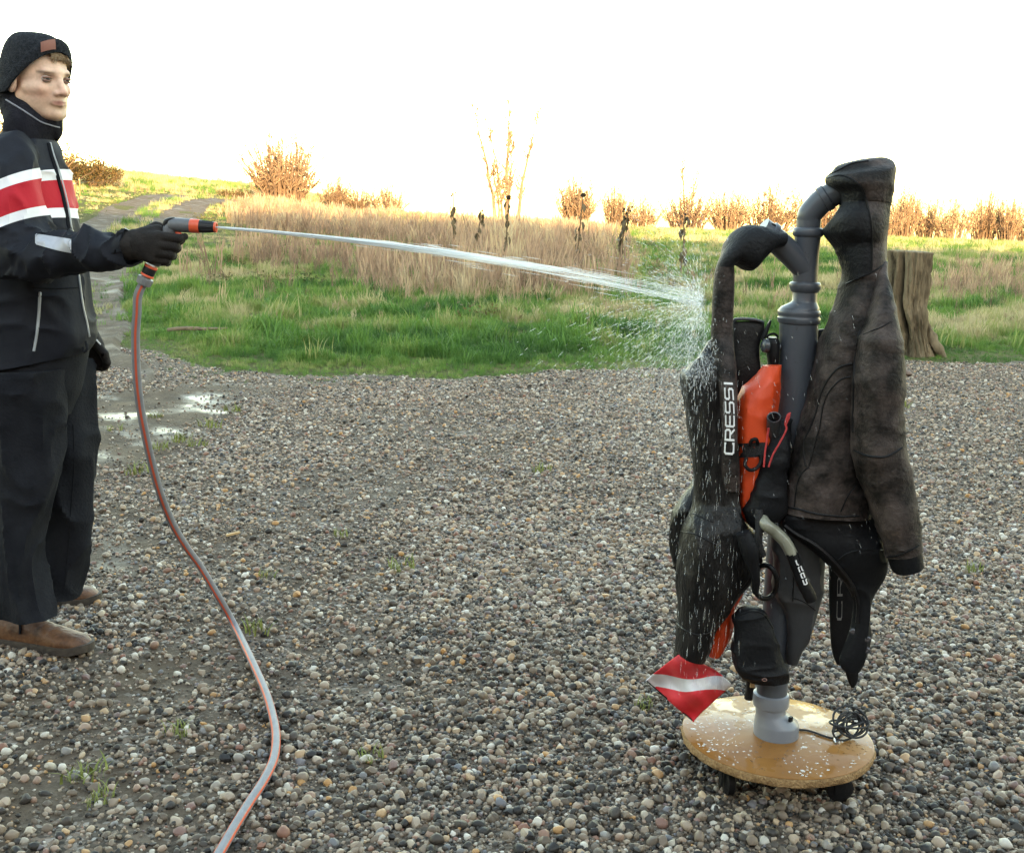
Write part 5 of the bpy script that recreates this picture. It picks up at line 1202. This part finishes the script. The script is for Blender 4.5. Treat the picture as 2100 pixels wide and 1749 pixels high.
# hem cord
v, f = tube([at(176, 700, MY - .12), at(178, 716, MY - .13), at(172, 722, MY - .13), at(170, 712, MY - .125)], .0035, 8, 20); mesh_obj('hem_cord', v, f, navyd, jac)

# ---- trousers
LN, LF = MY - .075, MY + .085
tr = mesh_obj('trousers', *px_loft([(-28, 728, 178, 715, MY, .12), (-30, 760, 170, 752, MY, .125), (-24, 800, 160, 800, MY, .12), (-5, 850, 140, 850, MY, .10)], D0, m=40, n=60, wr=.004, wf=10, seed=5), trous, pr)
rows = [(-30, 760, 140, 756, LN, .085), (-28, 835, 127, 835, LN, .088), (-14, 945, 120, 945, LN, .080), (-6, 1026, 110, 1026, LN, .074), (-6, 1092, 92, 1092, LN, .068), (-10, 1150, 84, 1150, LN, .064), (-10, 1195, 90, 1195, LN, .064), (-4, 1240, 103, 1248, LN, .066), (2, 1262, 107, 1262, LN, .066)]
V, F = loft(rows3(rows, D0), m=120, n=56, p=2.1, wr=.0050, wf=9, seed=47, hollow=.03, rid=.018, rf=8, rstr=(1.2, 1.2, .55)); mesh_obj('trouser_leg', V, F, trous, tr)
rows = [(60, 745, 178, 738, LF, .075), (70, 790, 191, 790, LF, .082), (80, 871, 192, 871, LF, .080), (88, 963, 190, 963, LF, .076), (86, 1000, 187, 1005, LF, .074), (88, 1060, 184, 1060, LF, .068), (84, 1122, 180, 1122, LF, .064), (86, 1180, 166, 1180, LF, .060), (92, 1214, 150, 1222, LF, .060)]
V, F = loft(rows3(rows, D0), m=120, n=56, p=2.1, wr=.0050, wf=9, seed=57, hollow=.03, rid=.017, rf=8, rstr=(1.2, 1.2, .5)); o = mesh_obj('trouser_leg', V, F, trous, tr); b_ = bvh(o)
seam('seam', b_, [(150, 870), (152, 950), (146, 1040), (140, 1120), (133, 1200)], D0, o, navyd, .0016)

# ---- shoes
def shoe(heel, yaw, L_=.305):
    m_ = 40; n_ = 36; V = []
    xs_ = np.linspace(0, 1, m_)
    for t in xs_:
        wdt = np.interp(t, [0, .06, .25, .5, .72, .88, .97, 1], [.020, .034, .036, .040, .049, .044, .026, .004])
        top = np.interp(t, [0, .05, .12, .30, .42, .55, .75, .9, .97, 1], [.055, .098, .108, .108, .098, .078, .060, .050, .036, .026])
        for a in np.linspace(0, 2 * np.pi, n_, endpoint=False):
            cy_, sy_ = math.cos(a), math.sin(a); y_ = wdt * (np.sign(cy_) * abs(cy_) ** .8); zc = .022
            z_ = zc + (top - zc) * max(0, sy_) ** (.75) if sy_ > 0 else zc + (.006) * sy_
            shrink = 1 - .42 * sstep(.055, .11, z_)
            V.append((t * L_, y_ * shrink, z_ + .0012 * math.sin(t * 60) * (sy_ > .3) * (abs(t - .62) < .12)))
    S_ = []
    for t in xs_:
        wdt = np.interp(t, [0, .06, .25, .5, .72, .88, .97, 1], [.022, .037, .039, .043, .052, .047, .030, .008]); lift = .010 * sstep(.8, 1, t)
        for y_, z_ in ((-1, 0), (-1.02, .012), (-1, .024), (1, .024), (1.02, .012), (1, 0)): S_.append((t * (L_ + .008) - .004, y_ * wdt, z_ + lift))
    c_, s_ = math.cos(yaw), math.sin(yaw); X = lambda Q: np.stack([np.array(Q)[:, 0] * c_ - np.array(Q)[:, 1] * s_, np.array(Q)[:, 0] * s_ + np.array(Q)[:, 1] * c_, np.array(Q)[:, 2]], 1) + np.asarray(heel)
    o = mesh_obj('shoe', X(V), ringfaces(m_, n_), leather, pr); recalc(o)
    q = mesh_obj('sole', X(S_), ringfaces(m_, 6), solem, o); recalc(q)
    g = [(.30 * L_, -.03, .095), (.34 * L_, -.034, .075), (.35 * L_, -.040, .05)]
    v, f = tube(X(g), .004, 6, 12); mesh_obj('side_gore', v, f, navyd, o)
g1 = ground(176, 1346); shoe((g1[0] - .305, g1[1] + .088, .006), R(-13), .325)
g2 = ground(198, 1238); shoe((g2[0] - .30, g2[1] - .03, .006), R(6), .315)

# ---- gloves
def sdf_obj(name, prims, k, lo, hi, h, mat_, parent, wr=.0):
    P = grid(lo, hi, h); d = None
    for q in prims:
        e = sd_cap(P, *q[:4]) if len(q[0]) == 3 and len(q) == 4 else q[0](P)
        d = e if d is None else smin(d, e, k)
    if wr: d = d + wr * fbm(P, 55, 2, 3)
    V, F = nets(d, lo, h); return mesh_obj(name, V, F, mat_, parent)
GYv = AY - .135
z2 = lambda x, y, Y: at(*Z2(x, y), Y)
wr0 = z2(900, 395, GYv + .005)
pr_ = [(z2(880, 400, GYv), z2(990, 395, GYv), .031, .030)]
mcp = [z2(1185, 318, GYv - .012), z2(1190, 392, GYv - .014), z2(1172, 458, GYv - .012), z2(1140, 515, GYv - .006)]
pip_ = [z2(1362, 338, GYv - .004), z2(1330, 412, GYv - .004), z2(1292, 478, GYv - .002), z2(1245, 535, GYv + .002)]
for i, m_ in enumerate(mcp): pr_.append((z2(985, 360 + i * 28, GYv), m_, .022, .0135))
pr_.append((z2(1000, 330, GYv), z2(1180, 275, GYv + .015), .022, .017))
hand = pr_[:]
P = grid(np.min([q[0] for q in hand] + pip_, axis=0) - .06, np.max([q[0] for q in hand] + pip_, axis=0) + .07, .0027)
d = None
for q in hand:
    e = sd_cap(P, *q); d = e if d is None else smin(d, e, .012)
rad = [.0122, .0125, .0122, .0112]
for i in range(4):
    dip = pip_[i] + np.array([-.004, .030, -.004]); tip = dip + np.array([-.026, .012, -.003])
    fgr = sd_cap(P, mcp[i] + (pip_[i] - mcp[i]) * .12, pip_[i], rad[i], rad[i] * .95)
    fgr = smin(fgr, sd_cap(P, pip_[i], dip, rad[i] * .95, rad[i] * .9), .004); fgr = smin(fgr, sd_cap(P, dip, tip, rad[i] * .9, rad[i] * .8), .004)
    d = smin(d, fgr, .0035)
it = z2(1418, 322, GYv + .012); d = smin(d, sd_cap(P, pip_[0], it, .010, .0095), .003)
th = z2(1225, 215, GYv + .038); d = smin(d, sd_cap(P, z2(1060, 300, GYv + .02), z2(1170, 235, GYv + .042), .018, .0125), .01); d = smin(d, sd_cap(P, z2(1170, 235, GYv + .042), z2(1250, 250, GYv + .046), .0125, .010), .004)
d = d + .0011 * fbm(P, 60, 2, 5)
lo_ = P[0, 0, 0]; V, F = nets(d, lo_, .0027); gl = mesh_obj('glove', V, F, glove, pr)
v, f = lathe([(.034, -.010), (.0365, -.004), (.036, .012), (.033, .02)], z2(915, 400, GYv), z2(990, 395, GYv) - z2(900, 400, GYv), 32)
v = z2(915, 400, GYv) + (v - z2(915, 400, GYv)) * np.array([1, .95, 1.02]); v = v + .0025 * fbm(v, 40, 2, 8)[:, None]; mesh_obj('glove_cuff', v, f, glove, gl)
# far hand hanging half closed
HY_ = MY + .175
q = lambda x, y, dy=0: at(*Z2(x, y), HY_ + dy)
P = grid(np.min([q(520, 1150), q(800, 1560)], axis=0) - .05, np.max([q(520, 1150), q(800, 1560)], axis=0) + .05, .003)
d = sd_cap(P, q(590, 1200), q(610, 1290), .028, .03); d = smin(d, sd_cap(P, q(620, 1280), q(660, 1400), .030, .024), .012)
for i, (x0_, y0_, x1_, y1_, x2_, y2_, dy) in enumerate(((700, 1330, 735, 1430, 722, 1462, -.025), (680, 1380, 715, 1455, 690, 1478, -.008), (650, 1400, 668, 1462, 640, 1470, .010), (620, 1395, 628, 1450, 604, 1455, .026))):
    fgr = smin(sd_cap(P, q(x0_, y0_, dy), q(x1_, y1_, dy), .0125, .0115), sd_cap(P, q(x1_, y1_, dy), q(x2_, y2_, dy + .01), .0115, .010), .004); d = smin(d, fgr, .005)
d = smin(d, smin(sd_cap(P, q(640, 1260, -.03), q(715, 1350, -.036), .014, .013), sd_cap(P, q(715, 1350, -.036), q(742, 1425, -.034), .0125, .0105), .004), .006)
d = d + .001 * fbm(P, 60, 2, 5); V, F = nets(d, P[0, 0, 0], .003); gl2 = mesh_obj('glove', V, F, glove, pr)
v, f = tube([q(590, 1195, -.045), q(630, 1215, -.046), q(665, 1250, -.042), q(690, 1285, -.03)], .0024, 8, 20); mesh_obj('glove_trim', v, f, whitej, gl2)

# ================================================================== SPRAY GUN
GUY = GYv + .018
sg = empty('spray_gun', z2(1120, 600, GUY), 'grey garden spray gun with orange trigger and ring in the gloved hand', 'spray gun')
gx = lambda x, y, dy=0: at(*Z2(x, y), GUY + dy)
gm = mat('gun_grey', (.085, .09, .10), .45, (.10, .105, .115), 20, .1, 120); gor = mat('gun_orange', (.62, .075, .03), .4, (.68, .095, .04), 12); gbk = mat('gun_black', (.012, .013, .015), .45, spec=.3)
ax0, ax1 = gx(1290, 218), gx(1665, 240); axd = ax1 - ax0; AL = np.linalg.norm(axd)
mm = .3115e-3 * 1.0
v, f = lathe([(.012, -.004), (.0165, .0), (.0182, .012), (.0182, .030), (.0172, .052)], ax0, axd, 36); mesh_obj('barrel', v, f, gm, sg)
v, f = lathe([(.0172, .0515), (.0178, .0525), (.0176, .074), (.0168, .0755)], ax0, axd, 36); mesh_obj('ring', v, f, gor, sg)
v, f = lathe([(.0166, .0745), (.0163, .078), (.0148, .095), (.0135, .113), (.0125, .1135)], ax0, axd, 36); tp = mesh_obj('nozzle_tip', v, f, gbk, sg)
for k in range(10):
    a = 2 * math.pi * k / 10; u_ = np.array([0, math.cos(a), math.sin(a)]); ad = axd / AL; u_ = u_ - ad * (u_ @ ad); u_ /= np.linalg.norm(u_)
    v, f = tube([ax0 + ad * .082 + u_ * .0155, ax0 + ad * .108 + u_ * .0135], .0014, 6); mesh_obj('grip_rib', v, f, gbk, tp)
v, f = lathe([(.0128, .1100), (.0135, .1130), (.0132, .1185), (.0110, .1188), (.0095, .112)], ax0, axd, 36, False); mesh_obj('nozzle_rim', v, f, gor, sg)
v, f = lathe([(.010, .109), (.0098, .1125)], ax0, axd, 30); mesh_obj('nozzle_plate', v, f, mat('nozzle_plate_m', (.35, .03, .03), .5), sg)
# body bend, handle, trigger, back button
V, F = loft([(gx(1285, 165), gx(1345, 290), .014), (gx(1250, 200), gx(1320, 330), .014), (gx(1215, 270), gx(1300, 390), .0135), (gx(1180, 380), gx(1265, 450), .0135), (gx(1130, 480), gx(1225, 540), .0135), (gx(1085, 545), gx(1195, 590), .0135)], m=50, n=30, p=2.2); mesh_obj('handle', V, F, gm, sg)
V, F = loft([(gx(1225, 205), gx(1258, 245), .010), (gx(1245, 170), gx(1290, 215), .013), (gx(1290, 155), gx(1315, 175), .012), (gx(1330, 152), gx(1340, 165), .006)], m=24, n=24); mesh_obj('back_cap', V, F, gbk, sg)
V, F = loft([(gx(1322, 282), gx(1382, 282), .006), (gx(1335, 300), gx(1395, 300), .007), (gx(1345, 320), gx(1392, 328), .007), (gx(1350, 350), gx(1385, 360), .006)], m=24, n=20); mesh_obj('trigger', V, F, gor, sg)
c0, c1 = gx(1128, 575), gx(1085, 668); cdv = c1 - c0; cl_ = np.linalg.norm(cdv)
v, f = lathe([(.0155, 0), (.0172, .002), (.0172, .006), (.0165, .0065)], c0, cdv, 32); mesh_obj('connector_ring', v, f, gor, sg)
v, f = lathe([(.0162, .005), (.0168, .007), (.0168, .024), (.016, .026)], c0, cdv, 32); mesh_obj('connector', v, f, gbk, sg)
v, f = lathe([(.0160, .0245), (.0172, .026), (.0172, .030), (.013, .031)], c0, cdv, 32); mesh_obj('connector_ring', v, f, gor, sg)
nutm = mat('nut_grey', (.17, .18, .19), .45); prof = [(.011, .030), (.0125, .034), (.0195, .036), (.0198, .040), (.0190, .052), (.0172, .055), (.010, .056)]
v, f = lathe(prof, c0, cdv, 32); nut = mesh_obj('coupling_nut', v, f, nutm, sg)
cu = cdv / cl_
for k in range(12):
    a = 2 * math.pi * k / 12; u_ = np.array([math.cos(a), math.sin(a), 0.]); u_ = u_ - cu * (u_ @ cu); u_ /= np.linalg.norm(u_)
    v, f = tube([c0 + cu * .037 + u_ * .0197, c0 + cu * .053 + u_ * .0182], .0017, 6); mesh_obj('nut_rib', v, f, nutm, nut)
# ================================================================== HOSE
hp0 = c0 + cu * .050
air = [hp0, c0 + cu * .085] + [at(px, py, GUY + dy) for px, py, dy in ((281, 640, .01), (278, 700, .03), (283, 800, .07), (300, 900, .13), (325, 1000, .22), (352, 1070, .31), (380, 1118, .37), (410, 1160, .42), (445, 1218, .46))]
grd = [ground(px, py, .017) for px, py in ((482, 1284), (515, 1352), (545, 1420), (562, 1480), (566, 1520), (560, 1560), (540, 1602), (512, 1645), (484, 1690), (455, 1740), (420, 1800))]
n_h = 360; v, f = tube(np.array(air + grd), .0113, 24, n_h)
hs = empty('garden_hose', grd[0], 'grey garden hose with orange stripes running from the spray gun to the gravel', 'garden hose')
ho = mesh_obj('hose', v, f, [mat('hose_grey', (.15, .155, .175), .5, (.19, .195, .215), 30, spec=.25), mat('hose_orange', (.55, .085, .04), .5)], hs)
mi = np.zeros(len(f), np.int32)
for i in range(n_h - 1):
    for j in range(24):
        if j % 8 in (2, 3): mi[i * 24 + j] = 1
ho.data.polygons.foreach_set('material_index', mi)

# ================================================================== WATER
spray = bpy.data.materials.new('spray_water'); spray.use_nodes = True; N = spray.node_tree; pb = N.nodes['Principled BSDF']
pb.inputs['Base Color'].default_value = (.92, .95, .96, 1); pb.inputs['Roughness'].default_value = .12
t_ = N.nodes.new('ShaderNodeBsdfTransparent'); tl_ = N.nodes.new('ShaderNodeBsdfTranslucent'); tl_.inputs[0].default_value = (.92, .95, .96, 1)
m1_, m2_ = N.nodes.new('ShaderNodeMixShader'), N.nodes.new('ShaderNodeMixShader'); m1_.inputs[0].default_value = .5; m2_.inputs[0].default_value = .34
N.links.new(pb.outputs[0], m1_.inputs[1]); N.links.new(tl_.outputs[0], m1_.inputs[2]); N.links.new(t_.outputs[0], m2_.inputs[1]); N.links.new(m1_.outputs[0], m2_.inputs[2]); N.links.new(m2_.outputs[0], N.nodes['Material Output'].inputs[0])
r_ = np.random.default_rng(11)
mist = spray.copy(); mist.name = 'splash_water'
[n for n in mist.node_tree.nodes if n.type == 'MIX_SHADER'][1].inputs[0].default_value = .24
J0 = ax0 + axd / np.linalg.norm(axd) * .116; J1 = at(1446, 616, LY - .035)
def jet_pt(t, o=np.zeros(3)):
    p = J0 + (J1 - J0) * t; p = p + np.array([0, 0, .036 * 4 * t * (1 - t) * .55]); return p + o
jb = MB()
for i in range(380):
    a = r_.uniform(0, 6.28); q = math.sqrt(r_.random()); t0 = r_.uniform(-.05, .98) if i > 90 else r_.uniform(-.1, .3); L_ = r_.uniform(.04, .22) if i > 90 else r_.uniform(.2, .5)
    t0 = max(t0, 0); t1 = min(t0 + L_, 1.0)
    if t1 - t0 < .01: continue
    P = []
    for t in np.linspace(t0, t1, 7):
        sp = .0026 + .014 * t ** 1.3; P.append(jet_pt(t, np.array([0, math.cos(a) * sp * q, math.sin(a) * sp * q])))
    rr = np.array([.3, .8, 1, 1, 1, .8, .25]) * r_.uniform(.0006, .0013) * (1.4 - 1.0 * (t0 + t1) / 2)
    v, f = tube(P, rr, 5); jb.add(v, f)
for i in range(90):                                   # stray filaments leaving the jet
    t0 = r_.uniform(.25, .95); a = r_.uniform(0, 6.28); t1 = min(t0 + r_.uniform(.02, .07), 1); sp = r_.uniform(.012, .045) * t0
    v, f = tube([jet_pt(t, np.array([0, math.cos(a) * sp, math.sin(a) * sp])) for t in np.linspace(t0, t1, 4)], np.array([.2, 1, 1, .2]) * r_.uniform(.0004, .0008), 4); jb.add(v, f)
wj = empty('water_jet', J0, 'white jet of water shooting from the spray gun to the wetsuit', 'water jet'); jb.build('stream', spray, wj)

dropl = MB(); OV, OF = ico(1)
def drop(c, r, d=None, el=1.0):
    v = OV * r
    if d is not None:
        d = d / (np.linalg.norm(d) + 1e-9); s_ = v @ d; v = v + d * (s_ * (el - 1))[:, None]
    dropl.add(v + c, OF)
imp = [at(1440, 618, LY - .03), at(1452, 660, LY - .03), at(1444, 640, LY - .05), at(1430, 700, LY - .04), at(1418, 745, LY - .04)]
for i in range(2900):
    o = imp[min(int(abs(r_.normal(0, 1.3))), 4)]; d_ = np.array([-abs(r_.normal(.55, .5)), r_.normal(-.1, .55), r_.normal(-.05, .62)]); d_ /= np.linalg.norm(d_)
    s_ = abs(r_.normal(0, .155)) + .008; p = o + d_ * s_ + np.array([0, 0, -1.1 * s_ ** 2]); vel = d_ * 1.0 + np.array([0, 0, -2.2 * s_])
    drop(p, r_.uniform(.00035, .0008), vel, r_.uniform(4, 16))
for i in range(190):                                  # spray thrown up above the impact
    d_ = np.array([r_.normal(-.25, .3), r_.normal(0, .4), abs(r_.normal(.8, .3))]); s_ = abs(r_.normal(0, .075)); p = imp[0] + d_ * s_; drop(p, r_.uniform(.0004, .0010), d_, r_.uniform(1.5, 6))
for i in range(420):                                  # drops falling off and running down the wetsuit
    x_ = r_.normal(1455, 42); y_ = r_.uniform(760, 1420); p = at(x_, y_, LY - r_.uniform(.055, .14)); drop(p, r_.uniform(.00022, .0005), np.array([r_.normal(0, .05), 0, -1]), r_.uniform(10, 45))
for i in range(150):                                  # stray drops in front of the pipe and the jacket
    x_ = r_.uniform(1500, 1800); y_ = r_.uniform(560, 1250); p = at(x_, y_, RY - r_.uniform(.10, .2)); drop(p, r_.uniform(.0003, .0006), np.array([.45 + r_.normal(0, .1), 0, -1]), r_.uniform(5, 18))
for i in range(330):                                  # finer drops sinking to the gravel left of the rack
    x_ = r_.normal(1375, 55); y_ = r_.uniform(650, 1250); p = at(x_, y_, LY - r_.uniform(-.15, .15)); drop(p, r_.uniform(.0003, .0006), np.array([-.12 + r_.normal(0, .08), 0, -1]), r_.uniform(3, 10))
# splash bursting off the shoulder of the wetsuit
for i in range(420):
    o = at(r_.uniform(1412, 1470), r_.uniform(690, 790), LY - .045); d_ = np.array([r_.normal(-.15, .4), -abs(r_.normal(.2, .2)), r_.normal(-.4, .5)]); drop(o + d_ * abs(r_.normal(0, .02)), r_.uniform(.0004, .0009), d_, r_.uniform(2, 12))
TV = np.array([(1, 1, 1), (1, -1, -1), (-1, 1, -1), (-1, -1, 1)]) * .7; TF = [(0, 1, 2), (0, 3, 1), (0, 2, 3), (1, 3, 2)]
for i in range(13000):                                 # fine mist hanging round the impact
    o = imp[r_.integers(0, 5)]; d_ = np.array([-abs(r_.normal(0, .13)) - .004, r_.normal(0, .09), r_.normal(-.05, .14)]); dropl.add(TV * r_.uniform(.0003, .0007) + o + d_ * r_.random() ** .5, TF)
tag(dropl.build('water_splash', mist), 'spray of water drops bursting off the left wetsuit', 'water', kind='stuff')
# beads on the pipes
bead = MB()
for i in range(420):
    py = r_.uniform(470, 1000); j = r_.uniform(0, 6.28); pxc = 1655 - (py - 480) * .066 - (14 if py > 655 else 0); rad_ = .0285 if py < 620 else (.0425 if py > 655 else .03)
    if 575 < py < 602 or 620 < py < 668: continue
    c_ = at(pxc if py > 655 else 1657 - (py - 470) * .06, py, RY); n_ = np.array([math.cos(j), -abs(math.sin(j)), 0]); s_ = r_.uniform(.0005, .0012)
    bead.add(OV * np.array([s_, s_, s_ * r_.uniform(1, 1.8)]) + c_ + n_ * rad_, OF)
tag(bead.build('water_beads', water), 'beads of water clinging to the upright pipes', 'water', kind='stuff')

# ================================================================== SMALL THINGS ON THE GROUND
wm_ = [mesh_obj('weed_tuft', *tuft(26, .045, .035, .0022, .9), mat('weed_green', (.10, .13, .03), .6, (.22, .24, .07), 40, spec=.2)) for _ in range(3)]
spots = [(320, 857), (432, 876), (328, 921), (405, 915), (282, 970), (232, 886), (370, 905), (525, 1297), (820, 1168), (365, 1506), (205, 1645), (1330, 776), (1995, 1172), (1850, 835), (548, 1185), (700, 1100), (175, 1598), (480, 843), (1110, 968), (1320, 1452), (760, 1560), (1560, 2000)]
LAB = {(525, 1297): 'grass tuft in the gravel touching the hose where it lies down', (365, 1506): 'grass tuft in the gravel inside the bend of the hose', (205, 1645): 'larger grass tuft in the muddy corner below the man\'s shoes',
       (175, 1598): 'smaller grass tuft in the muddy corner below the man\'s shoes', (1330, 776): 'grass tuft at the lawn edge under the splash', (1995, 1172): 'grass tuft in the gravel beside the jacket cuff', (1850, 835): 'grass tuft in the gravel between the jacket sleeve and the stump',
       (1320, 1452): 'grass tuft in the gravel beside the dive flag', (760, 1560): 'grass tuft in the open gravel between hose and rack base', (820, 1168): 'grass tuft in the middle of the bare gravel yard', (1110, 968): 'faint grass tuft in the gravel below the water jet'}
usedw = [False] * 3
for i, (px, py) in enumerate(spots[:-1]):
    k = i % 3; o = wm_[k] if not usedw[k] else wm_[k].copy()
    if usedw[k]: COL.objects.link(o)
    usedw[k] = True; g_ = ground(px, py); o.location = (g_[0], g_[1], .004); o.rotation_euler.z = r_.uniform(0, 6); s_ = r_.uniform(.9, 1.6) * (1.25 if py < 1000 else .9); o.scale = (s_ * 1.3, s_, s_)
    tag(o, LAB.get((px, py), 'small grass tuft in the gravel behind the hanging hose'), 'weed', 'grass tufts in the gravel')
tw_ = mat('dead_wood', (.10, .075, .05), .9, (.2, .15, .10), 20, .4, 60)
g_ = ground(400, 690); P = [g_ + np.array([x_, y_, z_]) for x_, y_, z_ in ((-.3, .02, .06), (-.1, .0, .085), (.12, .03, .08), (.35, -.02, .10))]
v, f = tube(P, [.018, .022, .018, .008], 8, 20); v = v + .003 * fbm(v, 20, 2, 2)[:, None]; tag(mesh_obj('fallen_branch', v, f, tw_), 'short weathered branch lying in the lawn grass', 'branch')
g_ = ground(1853, 770); v = IV * np.array([.07, .05, .035]) * (1 + .25 * fbm(IV, 1.4, 3, 8)[:, None]); tag(mesh_obj('stone', v + g_ + np.array([0, 0, .02]), IF, mat('brown_stone', (.09, .055, .04), .7, (.14, .09, .065), 20)), 'dark brown stone at the gravel edge below the stump', 'stone')
g_ = ground(478, 1101); v, f = box((0, 0, 0), (.055, .016, .008), .5); v[:, 2] += v[:, 0] * .15; tag(mesh_obj('wood_chip', v + g_ + np.array([0, 0, .014]), f, mat('pale_wood', (.42, .26, .12), .8, (.5, .34, .18), 30), None, False), 'pale split wood chip lying on the gravel', 'wood chip')
